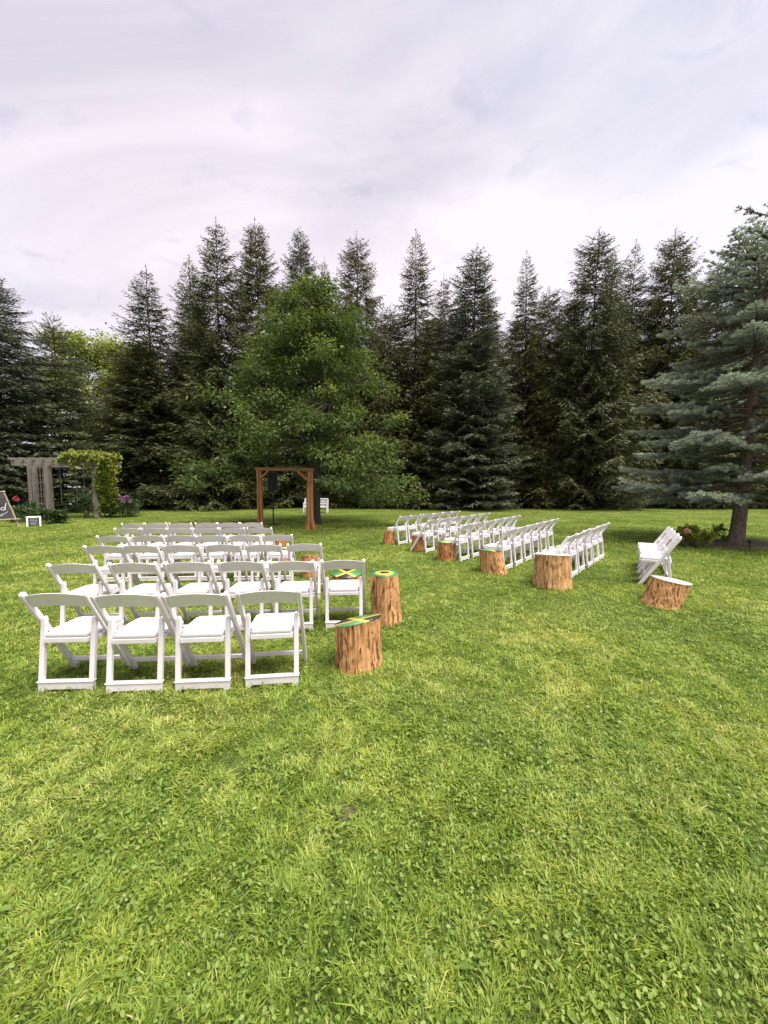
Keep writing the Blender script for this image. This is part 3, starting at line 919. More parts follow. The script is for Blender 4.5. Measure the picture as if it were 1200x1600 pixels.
# second rank behind, only glimpsed through the gaps
REAR = [(-22.5, 35, 11.5, 'behind the soft pines past the pergola'), (-15.5, 33, 15.0, 'in the gap left of the broad tallest spruce'), (-8, 34, 16, 'just left of the shade tree top'),
        (-3, 35.5, 15, 'hidden beyond the shade tree crown'), (0.5, 32.5, 15.2, 'in the gap right of the shade tree'), (4.3, 35, 15.5, 'beyond the see-through topped spruce'),
        (8.5, 32.5, 15.6, 'in the gap right of the flat shelved spruce'), (12, 35, 15.5, 'beyond the slender pointed spruce'), (16.4, 34, 15.5, 'beyond the large ragged spired spruce'),
        (20.5, 34, 15.8, 'beyond the two grey tipped spruces'), (24, 34, 15, 'low behind the near blue spruce'), (31, 33, 14, 'at the photo edge behind the near blue spruce')]
for q, (x, y, h, lab) in enumerate(REAR):
    place_tree('spruce_tree', SV[(0, 1, 4, 5)[q % 4]], (x, y), q * 1.7, (1.22, 1.22, (h + 1.0) / 19.0), M['spruce'], M['bark_dark'], 'dark rear rank spruce ' + lab, 'tree', 'rear rank of spruces behind the front ones')


# near blue spruce: thick brushy shoots
def blue_spruce(H, Rb, seed, clear=1.35):
    rg = np.random.default_rng(seed)
    B, D, TI, LS = [], [], [], []
    wood = [(np.array([[-0.02, 0, -0.05], [0.0, 0, 0.12], [0.03, 0, 0.5], [0.08, 0, 1.2], [0.12, 0, 2.2], [0.26, 0, 5], [0.45, 0, H]]),
             np.array([0.24, 0.185, 0.165, 0.15, 0.13, 0.08, 0.012]))]
    z = clear
    while z < H - 0.1:
        f = (z - clear) / (H - clear)
        Rz = Rb * (1 - f) ** 0.62 * (0.9 if f < 0.05 else 1) + 0.08
        nb = 7 if f < 0.75 else 5
        a0 = rg.uniform(0, 2 * PI)
        for k in range(nb):
            az = a0 + k * 2 * PI / nb + rg.normal(0, 0.2)
            Lb = Rz * rg.uniform(0.52, 1.14)
            o = np.array([math.cos(az), math.sin(az), 0])
            side = np.array([-o[1], o[0], 0])
            aup = rg.uniform(-0.16, 0.02) if f < 0.65 else rg.uniform(0.25, 0.7)
            bup = rg.uniform(0.04, 0.16)
            ns = max(3, int(Lb / 0.135))
            tt = np.linspace(0, 1, ns)
            pts = o[None] * (Lb * tt)[:, None]; pts[:, 2] = z + rg.uniform(-0.26, 0.26) + Lb * (aup * tt + bup * tt ** 2)
            pts[:, 0] += 0.45 * z / H
            wood.append((pts[[0, ns // 2, ns - 1]], np.array([0.018 + 0.009 * Lb, 0.010 + 0.005 * Lb, 0.005])))
            bt = rg.normal(0, 0.1)
            for s in range(1, ns):
                t_ = tt[s]
                if Lb > 1.0 and t_ < 0.25: continue
                tl = min(0.85, 0.5 * Lb * (1.05 - t_) + 0.12) * rg.uniform(0.7, 1.2)
                for sg in (-1, 1):
                    tw = unit(o * 0.9 + side * sg * 0.75 + np.array([0, 0, rg.uniform(-0.22, 0.12) + (0.3 if f > 0.75 else 0)]))
                    wp = pts[s][None] + tw[None] * np.array([[0], [tl]])
                    if tl > 0.2: wood.append((wp, np.array([0.008, 0.004])))
                    m = max(1, int(tl / 0.10))
                    for c in range(m):
                        u = (c + 0.6) / m
                        p0 = pts[s] + tw * tl * (c / m)
                        B.append(p0); D.append(tw + rg.normal(0, 0.16, 3)); LS.append(rg.uniform(0.15, 0.23))
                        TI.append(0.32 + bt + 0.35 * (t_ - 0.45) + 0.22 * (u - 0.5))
                        if rg.random() < 0.5:
                            B.append(p0); LS.append(rg.uniform(0.10, 0.17))
                            sd = np.cross(tw, np.array([0, 0, 1.0])) * rg.choice([-1, 1])
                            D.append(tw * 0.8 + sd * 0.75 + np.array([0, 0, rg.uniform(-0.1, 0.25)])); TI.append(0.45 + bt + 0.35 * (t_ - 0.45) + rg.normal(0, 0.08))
            for s in range(ns // 3, ns):
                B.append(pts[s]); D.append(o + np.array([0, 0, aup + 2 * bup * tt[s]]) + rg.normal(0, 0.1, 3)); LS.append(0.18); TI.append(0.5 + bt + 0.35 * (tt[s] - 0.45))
        z += (0.33 if f < 0.7 else 0.25) * rg.uniform(0.75, 1.3)
    for zt in np.arange(H - 0.9, H, 0.07):
        B.append(np.array([0.45, 0, zt])); D.append(np.array([0, 0, 1.0])); LS.append(0.16); TI.append(0.6)
    B, D, TI, LS = np.array(B), unit(np.array(D)), np.array(TI), np.array(LS)
    # each shoot: narrow needle fans leaning forward round the stem
    Vs, ts = [], []
    n = len(B)
    ref = np.where(np.abs(D[:, 2:3]) > 0.9, np.array([[1., 0, 0]]), np.array([[0., 0, 1]]))
    a = unit(np.cross(D, ref)); b2 = np.cross(D, a)
    K = 5
    for k in range(K):
        for lvl in (0.0, 0.5):
            ang = 2 * PI * (k + lvl) / K + RNG.uniform(-0.3, 0.3, n)
            rad = a * np.cos(ang)[:, None] + b2 * np.sin(ang)[:, None]
            base = B + D * (LS * (lvl * 0.8))[:, None]
            dr = unit(D * 1.0 + rad * 0.62 + np.array([0, 0, 0.08]))
            nm = np.cross(dr, unit(np.cross(D, rad)))
            v, tv = leaf_quads(base, dr, LS * 0.52, 0.026, rg, TI + 0.10 * rad[:, 2] + rg.normal(0, 0.06, n), nm, 0.0)
            Vs.append(v); ts.append(tv)
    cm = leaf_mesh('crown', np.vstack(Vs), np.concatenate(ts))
    wv, wq = tube_arrays(wood, 8)
    return cm, np_mesh('trunk', wv, quads=wq)


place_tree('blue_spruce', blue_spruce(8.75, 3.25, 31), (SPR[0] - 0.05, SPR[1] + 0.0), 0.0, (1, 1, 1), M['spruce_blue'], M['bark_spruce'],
           'near blue spruce with bare leaning trunk and silvery shelves of boughs')


# broadleaf trees
def broadleaf(envelope, zr, seed, n_clump, per, leaf, trunk_r, split_z, reject=None, clump=(0.55, 0.28), light=0.5, limb_n=9):
    """envelope(z, az) -> radius; clumps of leaves spread through the crown's volume, limbs run to them"""
    rg = np.random.default_rng(seed)
    C = []
    while len(C) < n_clump:
        z = rg.uniform(*zr); az = rg.uniform(0, 2 * PI)
        rmax = envelope(z, az)
        if rg.random() > min(1.0, rmax / 3.2 + 0.1): continue
        r_ = rmax * math.sqrt(rg.uniform(0.12, 1.0)) * rg.uniform(0.8, 1.12)
        p = np.array([r_ * math.cos(az), r_ * math.sin(az), z])
        if reject and reject(p): continue
        C.append((p, r_ / max(rmax, .1)))
    B, D, TI, NN = [], [], [], []
    wood = [(np.array([[0.02, 0, -0.05], [0, 0, 0.15], [0, 0, 0.6], [0.03, 0, split_z], [0.0, 0, zr[1] * 0.55], [0.05, 0, zr[1] * 0.9]]),
             np.array([trunk_r * 1.35, trunk_r * 1.08, trunk_r, trunk_r * 0.86, trunk_r * 0.45, 0.02]))]
    limbs = []
    for k in range(limb_n):
        z0 = split_z * 1.2 + (zr[1] * 0.6 - split_z) * k / limb_n; az = k * 2.4 + rg.uniform(-0.3, 0.3)
        z1 = z0 + rg.uniform(0.6, 2.2); r1 = envelope(min(z1, zr[1] - 0.3), az) * 0.7
        p0 = np.array([0, 0, z0]); p2 = np.array([r1 * math.cos(az), r1 * math.sin(az), z1])
        p1 = (p0 + p2) / 2 + np.array([0, 0, 0.1])
        if reject and (reject(p2) or p2[2] < 3.0): continue
        limbs.append(np.array([p0, p1, p2])); wood.append((limbs[-1], np.array([trunk_r * 0.42, trunk_r * 0.28, trunk_r * 0.14])))
    LP = np.vstack([np.linspace(l[0], l[1], 4) for l in limbs] + [np.linspace(l[1], l[2], 4) for l in limbs] + [np.array([[0, 0, z] for z in np.linspace(split_z, zr[1] * 0.85, 12)])])
    for p, f in C:
        q = LP[np.argmin(np.linalg.norm(LP - p, axis=1) + 1.2 * np.maximum(0, LP[:, 2] - p[2]))]
        mid = (p + q) / 2 + rg.normal(0, 0.1, 3)
        if p[2] > 2.6: wood.append((np.array([q, mid, p]), np.array([0.024, 0.015, 0.005])))
        m = int(per * rg.uniform(0.6, 1.4))
        cs = rg.uniform(0.75, 1.3)
        ofs = rg.normal(0, 1, (m, 3)) * np.array([clump[0], clump[0], clump[1]]) * cs * 0.62
        out = unit(np.array([p[0], p[1], 0.0]))
        ofs[:, 2] -= 0.18 * np.linalg.norm(ofs[:, :2], axis=1)
        B.append(p + ofs)
        D.append(unit(ofs) * 0.8 + out * 0.5 + np.array([0, 0, -0.30]) + rg.normal(0, 0.35, (m, 3)))
        NN.append(np.array([0, 0, 1.0]) + rg.normal(0, 0.45, (m, 3)))
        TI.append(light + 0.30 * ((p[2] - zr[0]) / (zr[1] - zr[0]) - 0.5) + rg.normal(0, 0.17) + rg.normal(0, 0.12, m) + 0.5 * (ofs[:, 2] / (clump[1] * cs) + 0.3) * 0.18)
    B, D, NN, TI = np.concatenate(B), np.concatenate(D), np.concatenate(NN), np.concatenate(TI)
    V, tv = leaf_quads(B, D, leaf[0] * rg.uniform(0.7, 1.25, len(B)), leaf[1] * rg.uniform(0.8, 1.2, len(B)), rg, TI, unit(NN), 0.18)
    wv, wq = tube_arrays(wood, 7)
    return leaf_mesh('crown', V, tv), np_mesh('trunk', wv, quads=wq)


def env_arch(z, az):
    zs = [0.9, 1.5, 2.3, 3.7, 5.2, 7.0, 8.0, 8.8, 9.4, 9.9]
    rs = [2.6, 4.3, 4.6, 3.8, 3.05, 2.6, 2.15, 1.55, 1.0, 0.4]
    return float(np.interp(z, zs, rs)) * (1 + 0.13 * math.sin(3 * az + z * 1.7) + 0.12 * math.sin(5 * az - z * 2.6))


def rej_arch(p):
    # nothing hangs in the arch's opening or in front of its posts; low leaves stay on the far and outer sides
    if p[2] < 2.75 and p[1] < 0.9 and -3.0 < p[0] < 1.1: return True
    if p[2] < 2.0 and p[0] < 0.6 and p[1] < 1.6 and p[0] > -2.9: return True
    if p[2] < 1.7 and p[0] < 1.5: return True
    if p[2] < 1.5 and p[0] < -2.6: return True
    return False


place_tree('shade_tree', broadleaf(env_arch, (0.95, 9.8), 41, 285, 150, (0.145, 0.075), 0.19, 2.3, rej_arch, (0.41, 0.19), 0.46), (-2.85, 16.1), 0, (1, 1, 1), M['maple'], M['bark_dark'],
           'broad leafy green tree spreading over the wedding arch')


def env_round(zt, rm):
    def f(z, az):
        return rm * math.sqrt(max(0.02, 1 - ((z - zt * 0.62) / (zt * 0.42)) ** 2)) * (1 + 0.12 * math.sin(3 * az + z))
    return f


yb = broadleaf(env_round(15.6, 3.9), (5.0, 15.3), 51, 210, 100, (0.26, 0.17), 0.22, 4.5, None, (0.75, 0.45), 0.6)
place_tree('deciduous_tree', yb, (-27.2, 36), 0, (1, 1, 1), M['yellow_leaf'], M['bark_dark'], 'yellow green deciduous tree rising behind the soft pine')
place_tree('deciduous_tree', yb, (-24.6, 38), 2.2, (0.85, 0.85, 1.0), M['yellow_leaf'], M['bark_dark'], 'yellow green deciduous tree next to the bare tipped spruce')
place_tree('deciduous_tree', yb, (9.0, 39), 1.2, (0.8, 0.8, 1.02), M['yellow_leaf'], M['bark_dark'], 'light green tree top showing between two spruces above the slanting rows')

PN = spruce_mesh(12.0, 4.0, 61, 0.12, whorl=0.42, nb=7, spray=(0.34, 0.06), horizontal=True, shape=0.62, base_z=0.5)
place_tree('pine_tree', PN, (-20.6, 24.6), 0, (0.95, 0.95, 1.0), M['pine'], M['bark_dark'], 'soft needled pine behind the pergola with a tufted top')
place_tree('pine_tree', PN, (-26.4, 27), 2.0, (0.9, 0.9, 0.92), M['pine'], M['bark_dark'], 'soft needled pine between the pergola pine and edge spruce')
place_tree('spruce_tree', SV[3], (-22.3, 22.6), 0.5, (1.0, 1.0, 13.6 / 19), M['spruce_cool'], M['bark_dark'], 'dark spruce with drooping boughs at the edge beside the chalkboard', 'tree')
place_tree('spruce_tree', SV[1], (-28.0, 24.5), 1.5, (1.1, 1.1, 0.68), M['spruce'], M['bark_dark'], 'dark spruce at the far edge past the chalkboard', 'tree')


# ------------------------------------------------------------------ pergola corner
perg = empty('pergola', (-16.6, 20.0, 0), 0)
tag(perg, 'weathered grey timber pergola with lattice side and a vine covered post', 'pergola')
POSTS = {'a': (-1.47, 0.55), 'b': (-0.15, -0.85), 'c': (2.22, -0.85), 'd': (1.15, 1.5)}
bm_obj('post', beam((-2.42, 0.75, -0.02), (-2.42, 0.75, 2.6), 0.19, 0.19), M['grey_post'], perg)
bm_obj('post', beam((-2.2, 0.75, -0.02), (-2.2, 0.75, 2.6), 0.17, 0.17), M['grey_post'], perg)
bm_obj('post', beam((0.04, -0.96, -0.02), (0.0, -0.96, 2.6), 0.24, 0.22), M['grey_post'], perg)
bm_obj('post', beam((2.36, -0.96, -0.02), (2.33, -0.96, 2.6), 0.2, 0.2), M['grey_post'], perg)
bm_obj('cross_beam', beam((-1.75, -0.98, 2.735), (2.6, -0.98, 2.735), 0.06, 0.265), M['grey_beam'], perg)
bm_obj('cross_beam', beam((-2.6, 0.77, 2.735), (2.45, 0.77, 2.735), 0.06, 0.265), M['grey_beam'], perg)
for q in range(8):
    x = -1.6 + q * 0.5
    bm_obj('rafter', beam((x, -1.28, 2.932), (x, 1.05, 2.932), 0.09, 0.12), M['grey_beam'], perg)
for q in range(4):
    x = -1.75 + q * 0.42; yy = 0.75 - (x + 2.2) * 0.74
    bm_obj('lattice_slat', beam((x, yy, 0.12), (x, yy, 2.58), 0.04, 0.025, bev=0.003), M['grey_post'], perg)
for q in range(7):
    z = 0.35 + q * 0.36
    bm_obj('lattice_rail', beam((-2.1, 0.64, z), (-0.12, -0.83, z), 0.025, 0.025, bev=0.003), M['grey_beam'], perg)
for q, (x, zl, lab) in enumerate([(0.42, 0.95, 'thin rope hanging under the pergola nearest the lattice'), (0.62, 0.75, 'thin rope hanging second from the pergola lattice'),
                              (0.92, 0.95, 'long thin rope hanging mid way under the pergola beam'), (1.4, 0.85, 'thin rope hanging right of mid way under the pergola'),
                              (1.86, 0.8, 'thin rope hanging closest to the vine covered pergola post')]):
    r = link('hanging_rope', np_mesh('hanging_rope', *tube_arrays([([(0, 0, 0), (0.01, 0, -0.6), (0.02, 0, -(2.6 - zl))], 0.011)], 5)), M['rope'])
    r.location = (-16.6 + x, 20.0 - 0.98 if q % 2 else 20.77, 2.6)
    tag(r, lab, 'rope', 'ropes hanging under the pergola')


def bush(name, loc, rx, ry, h, n, leaf, mat, label, cat, seed, blooms=None, stem=True, z0=0.05, light=0.5):
    rg = np.random.default_rng(seed)
    root = empty(name, (loc[0], loc[1], 0))
    tag(root, label, cat)
    nc = max(6, n // 26)
    a = rg.uniform(0, 2 * PI, nc); f = np.sqrt(rg.uniform(0.05, 1, nc)); zc = z0 + (h - z0) * rg.uniform(0.1, 1, nc) * (1 - 0.35 * f * f)
    C = np.stack([rx * f * np.cos(a), ry * f * np.sin(a), zc], -1)
    ci = rg.integers(0, nc, n)
    B = C[ci] + rg.normal(0, 1, (n, 3)) * np.array([0.2 * rx, 0.2 * ry, 0.09 * h])
    B[:, 2] = np.maximum(B[:, 2], 0.03)
    D = unit(B * np.array([1, 1, 0.3])) + rg.normal(0, 0.4, (n, 3)) + np.array([0, 0, 0.15])
    tint = light + rg.normal(0, 0.14, nc)[ci] + rg.normal(0, 0.12, n)
    V, tv = leaf_quads(B, D, leaf[0] * rg.uniform(0.7, 1.3, n), leaf[1] * rg.uniform(0.8, 1.2, n), rg, tint, unit(np.array([0, -0.25, 1.0]) + rg.normal(0, 0.4, (n, 3))), 0.18)
    link('foliage', leaf_mesh('foliage', V, tv), mat, root)
    if stem:
        paths = []
        for p in C[:12]:
            paths.append((np.array([[p[0] * 0.15, p[1] * 0.15, -0.02], [p[0] * 0.6, p[1] * 0.6, p[2] * 0.55], p]), np.array([0.012, 0.009, 0.004])))
        tubes('stem', paths, M['twig'], root, 5)
    for (bx, by, bz, br, bmname) in (blooms or []):
        m_ = 46
        d = unit(rg.normal(0, 1, (m_, 3)) + np.array([0, -0.2, 0.35]))
        V, tv = leaf_quads(np.array([[bx, by, bz]]) + d * br * 0.25, d, br * 0.8, br * 0.75, rg, np.full(m_, 0.5), unit(rg.normal(0, 1, (m_, 3))), 0.2)
        link('bloom', leaf_mesh('bloom', V, tv), M[bmname], root)
        tubes('flower_stem', [(np.array([[bx * 0.6, by * 0.6, bz * 0.3], [bx, by, bz]]), np.array([0.008, 0.006]))], M['twig'], root, 4)
    return root


bush('climbing_vine', (-14.12, 19.5), 0.34, 0.5, 2.9, 2100, (0.17, 0.14), M['vine'], 'bright green climbing vine smothering the pergola post', 'vine', 71, z0=0.25, light=0.6)
rg = np.random.default_rng(72)
n = 1500
vo = empty('climbing_vine', (-14.7, 19.6, 0))
tag(vo, 'yellow green vine top spilling over the pergola roof end', 'vine')
P_ = np.stack([rg.uniform(-1.15, 0.9, n), rg.uniform(-0.95, 0.9, n), 2.95 + 0.28 * rg.random(n) + 0.12 * np.sin(rg.uniform(0, 6, n))], -1)
P_[:, 2] -= 0.55 * np.clip(-P_[:, 0] - 0.9, 0, 1) + np.where(rg.random(n) < 0.3, rg.uniform(0, 0.7, n) * (P_[:, 0] > -0.6), 0)
V, tv = leaf_quads(P_, rg.normal(0, 0.6, (n, 3)) + np.array([0, -0.4, -0.3]), 0.19 * rg.uniform(0.7, 1.2, n), 0.15, rg, 0.78 + rg.normal(0, 0.16, n), unit(np.array([0, -0.3, 1.0]) + rg.normal(0, 0.4, (n, 3))), 0.18)
link('foliage', leaf_mesh('foliage', V, tv), M['vine'], vo)
tubes('stem', [(np.array([[0.1, -0.1, 0], [0.0, -0.12, 1.5], [-0.05, -0.05, 2.95], [-0.9, 0, 3.12]]), np.array([0.03, 0.025, 0.02, 0.01]))], M['twig'], vo, 6)

bush('flowering_shrub', (-13.7, 20.0), 0.75, 0.6, 0.95, 1100, (0.13, 0.08), M['shrub'], 'low shrub with mauve flowers at the foot of the vine', 'shrub', 73,
     [(0.25, -0.3, 0.98, 0.13, 'petal_mauve'), (0.45, -0.25, 1.02, 0.12, 'petal_mauve'), (0.62, -0.2, 0.84, 0.1, 'petal_mauve'), (0.35, -0.4, 0.82, 0.09, 'petal_mauve')], light=0.42)
bush('rose_bush', (-15.95, 17.2), 0.62, 0.5, 0.8, 800, (0.13, 0.075), M['shrub'], 'rose bush with one red bloom beside the chalkboard', 'shrub', 74,
     [(-0.35, -0.2, 1.05, 0.11, 'petal_red'), (-0.2, -0.25, 0.98, 0.06, 'petal_red')], light=0.48)
bush('leafy_shrub', (-14.2, 16.3), 0.62, 0.42, 0.62, 800, (0.14, 0.09), M['shrub'], 'low dark leafy shrub behind the small white framed sign', 'shrub', 75, light=0.36)
bush('leafy_shrub', (-17.2, 23.2), 1.9, 0.7, 1.35, 2200, (0.13, 0.08), M['shrub'], 'wide dark shrub with white flowers under the pergola ropes', 'shrub', 76,
     [(-1.3, -0.55, 0.55, 0.07, 'petal_white'), (-1.05, -0.6, 0.7, 0.06, 'petal_white')], light=0.22)
bush('leafy_shrub', (-14.75, 19.0), 0.18, 0.15, 0.35, 120, (0.09, 0.06), M['shrub'], 'small leafy clump at the foot of the vine post', 'shrub', 77, light=0.6)
bush('hydrangea', (8.12, 9.95), 0.34, 0.28, 0.50, 330, (0.13, 0.095), M['vine'], 'small leafy hydrangea with one peach pink bloom on the lawn', 'shrub', 78,
     [(-0.34, -0.15, 0.42, 0.085, 'petal_peach')], light=0.85)
bush('leafy_clump', (9.35, 10.85), 0.34, 0.25, 0.36, 160, (0.17, 0.04), M['vine'], 'loose strappy plant behind the blue spruce trunk', 'plant', 79, light=0.6)

lamp = empty('garden_light', (9.23, 9.62, 0))
tag(lamp, 'tiny black garden stake light beside the blue spruce trunk', 'garden light')
tubes('stake', [([(0, 0, -0.02), (0, 0, 0.17)], 0.012)], M['black_plastic'], lamp, 6)
bm = bmesh.new()
bmesh.ops.create_cone(bm, cap_ends=True, segments=12, radius1=0.028, radius2=0.05, depth=0.09, matrix=Matrix.Translation((-0.015, -0.03, 0.19)) @ Matrix.Rotation(R(62), 4, 'X'))
bm_obj('lamp_head', bm, M['black_plastic'], lamp)

# chalkboard easel at the edge, its writing runs out of the photograph
ez = empty('chalkboard_easel', (-15.02, 14.5, 0), R(38))
tag(ez, 'large chalkboard with white script on a rustic stick easel', 'easel sign')
tubes('leg', [(offset_tree_lines((0.86, 0.0, -0.02), (0.45, 0.16, 1.42), 7, 0.008, 1), np.linspace(0.042, 0.03, 7))], M['stick'], ez, 7)
tubes('leg', [(offset_tree_lines((-0.86, 0.0, -0.02), (-0.45, 0.16, 1.42), 7, 0.008, 2), np.linspace(0.042, 0.03, 7))], M['stick'], ez, 7)
tubes('rear_leg', [(offset_tree_lines((0.0, 0.75, -0.02), (0.0, 0.2, 1.36), 6, 0.008, 3), np.linspace(0.035, 0.028, 6))], M['stick'], ez, 7)
tubes('ledge', [(offset_tree_lines((-0.9, -0.04, 0.30), (0.9, -0.04, 0.30), 7, 0.006, 4), 0.03)], M['stick'], ez, 7)
tubes('top_rail', [(offset_tree_lines((-0.5, 0.14, 1.37), (0.52, 0.14, 1.37), 6, 0.006, 5), 0.03)], M['stick'], ez, 7)
bd = bmesh.new()
prism([(-0.76, 0.33), (0.76, 0.33), (0.45, 1.335), (-0.45, 1.335)], 'y', -0.012, 0.012, 0.003, bd)
tilt = lambda z: 0.02 + (z - 0.3) * 0.105
for v in bd.verts: v.co.y += tilt(v.co.z)
bm_obj('board', bd, M['board'], ez)


def stroke(pts, r=0.011):
    p = np.array([(x, tilt(z) - 0.016, z) for x, z in pts])
    return (p, r)


def arc(cx, cz, rx, rz, a0, a1, n=10):
    a = np.linspace(R(a0), R(a1), n)
    return list(zip(cx + rx * np.cos(a), cz + rz * np.sin(a)))


strokes = [stroke([(0.24, 0.66), (0.255, 0.78)] + arc(0.295, 0.745, 0.04, 0.045, 170, 0, 8) + [(0.345, 0.665)]),
           stroke(arc(0.43, 0.71, 0.05, 0.055, 30, 350, 14), 0.012), stroke([(0.52, 0.94), (0.482, 0.70), (0.50, 0.655)], 0.014),
           stroke([(0.20, 1.13), (0.235, 1.03), (0.27, 1.13), (0.22, 0.94), (0.17, 0.93)], 0.013), stroke([(0.13, 1.2), (0.2, 1.22), (0.27, 1.2)], 0.010),
           stroke([(0.05, 0.50), (0.2, 0.46), (0.34, 0.47), (0.48, 0.53), (0.57, 0.61)], 0.009), stroke([(0.12, 0.43), (0.3, 0.42), (0.44, 0.46)], 0.007)]
tubes('chalk_script', strokes, M['chalk'], ez, 5)

sg = empty('small_sign', (-13.78, 15.05, 0), R(40))
sg.scale = (0.8, 0.8, 0.88)
tag(sg, 'small white framed chalk sign standing on the grass', 'sign')
ti = lambda z: z * 0.22
def tilted(bm):
    for v in bm.verts: v.co.y += ti(v.co.z)
    return bm
bm_obj('frame', tilted(box(-0.27, -0.205, -0.02, 0.02, 0, 0.46)), M['white_paint'], sg)
bm_obj('frame', tilted(box(0.205, 0.27, -0.02, 0.02, 0, 0.46)), M['white_paint'], sg)
bm_obj('frame', tilted(box(-0.202, 0.202, -0.02, 0.02, 0.395, 0.46)), M['white_paint'], sg)
bm_obj('prop_leg', beam((0, 0.3, 0), (0, 0.125, 0.44), 0.05, 0.03), M['white_paint'], sg)
bm_obj('board', tilted(box(-0.202, 0.202, -0.008, 0.008, 0.06, 0.392, 0.002)), simple('navy_board', (0.03, 0.032, 0.05), 0.8), sg)
paths = []
rg = np.random.default_rng(5)
for z, x0, x1 in ((0.335, -0.12, 0.10), (0.28, -0.16, 0.15), (0.205, -0.12, 0.11), (0.15, -0.15, 0.15), (0.10, -0.09, 0.09)):
    xs = np.arange(x0, x1, 0.012)
    zz_ = z + 0.013 * np.sin(np.arange(len(xs)) * 2.2) * rg.uniform(0.4, 1.2, len(xs))
    paths.append((np.stack([xs, ti(zz_) - 0.0125, zz_], -1), 0.0045))
tubes('chalk_script', paths, M['chalk'], sg, 4)


# ------------------------------------------------------------------ lawn blades
def scatter(y0, y1, per_m2, rg, half=1.28, pad=0.9):
    A = lambda y: 2 * (half * y + pad)
    area = (A(y0) + A(y1)) / 2 * (y1 - y0)
    n = int(area * per_m2)
    y = rg.uniform(y0, y1, int(n * 1.9)); x = rg.uniform(-1, 1, len(y)) * (half * y1 + pad)
    keep = np.abs(x) < half * y + pad
    return x[keep][:n], y[keep][:n]


def bare(x, y):
    """0..1, thin or worn places"""
    w_ = np.exp(-(((x + 0.17) / 0.05) ** 2 + ((y - 1.74) / 0.04) ** 2) ** 2)
    mul = np.exp(-(((x - SPR[0]) / 1.7) ** 2 + ((y - SPR[1]) / 1.1) ** 2) ** 2) * 0.8
    return np.clip(w_ + mul, 0, 1)


GV, GT_, GQ, GTI, goff = [], [], [], [], 0


def blades(x, y, h, wd, rg, segs):
    global goff
    n = len(x)
    az = rg.uniform(0, 2 * PI, n); bend = rg.uniform(0.4, 1.6, n)
    comb = vnoise(x, y, 9.0, 3) * 9.0 + vnoise(x, y, 1.4, 4) * 5
    az = np.where(rg.random(n) < 0.6, comb + rg.normal(0, 0.6, n), az)
    dx, dy = np.cos(az), np.sin(az)
    sx, sy = -dy, dx
    fa = rg.uniform(-0.6, 0.6, n)
    sx, sy = sx * np.cos(fa) - sy * np.sin(fa), sx * np.sin(fa) + sy * np.cos(fa)
    dry = vnoise(x, y, 0.9, 11) * 0.6 + vnoise(x, y, 3.1, 12) * 0.4
    ti = 0.38 + (dry - 0.5) * 0.75 + (vnoise(x, y, 15.0, 14) - 0.5) * 0.5 + rg.normal(0, 0.15, n)
    straw = rg.random(n) < np.clip((dry - 0.48) * 0.5, 0.015, 0.3)
    ti = np.where(straw, rg.uniform(0.85, 1.0, n), np.clip(ti, 0, 0.84))
    P0 = np.stack([x, y, np.full(n, -0.004)], -1)
    hm = h * (0.64 - 0.16 * bend); om = h * bend * 0.28
    ht = h * np.clip(1.0 - 0.42 * bend, 0.22, 1); ot = h * bend * 0.85
    sd = np.stack([sx, sy, np.zeros(n)], -1) * (wd / 2)[:, None]
    o1 = np.stack([dx * om, dy * om, hm], -1); o2 = np.stack([dx * ot, dy * ot, ht], -1)
    if segs == 2:
        v = np.stack([P0 - sd * 0.8, P0 + sd * 0.8, P0 + o1 + sd, P0 + o1 - sd, P0 + o2], 1).reshape(-1, 3)
        k = np.arange(n) * 5 + goff
        GQ.append(np.stack([k, k + 1, k + 2, k + 3], -1)); GT_.append(np.stack([k + 3, k + 2, k + 4], -1))
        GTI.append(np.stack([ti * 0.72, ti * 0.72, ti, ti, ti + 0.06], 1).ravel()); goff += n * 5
    else:
        v = np.stack([P0 - sd, P0 + sd, P0 + o2], 1).reshape(-1, 3)
        k = np.arange(n) * 3 + goff
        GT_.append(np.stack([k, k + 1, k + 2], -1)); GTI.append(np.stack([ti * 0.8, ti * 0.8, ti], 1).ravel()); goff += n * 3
    GV.append(v)


rg = np.random.default_rng(99)
for (y0, y1, dn, hh, ww, segs) in [(0.45, 1.5, 25000, 0.044, 0.0040, 2), (1.5, 2.4, 17000, 0.045, 0.0045, 2), (2.4, 4.0, 8600, 0.046, 0.0054, 2), (4.0, 6.5, 3500, 0.045, 0.0075, 2),
                                   (6.5, 11, 1500, 0.05, 0.0095, 2), (11, 18, 700, 0.052, 0.0125, 2), (18, 27.5, 320, 0.055, 0.018, 1)]:
    x, y = scatter(y0, y1, dn, rg)
    cl = vnoise(x, y, 7.0, 21) * 0.6 + vnoise(x, y, 2.2, 22) * 0.4
    cl = np.clip(cl * 0.6 + 0.75 * (vnoise(x, y, 15.0, 14) - 0.25), 0, 1.1)
    keep = (rg.random(len(x)) < 0.42 + 0.95 * cl) & (rg.random(len(x)) > bare(x, y) * 0.92)
    x, y, cl = x[keep], y[keep], cl[keep]
    h = hh * (0.55 + 0.8 * cl) * rg.uniform(0.55, 1.35, len(x))
    blades(x, y, h, ww * rg.uniform(0.6, 1.4, len(x)), rg, segs)
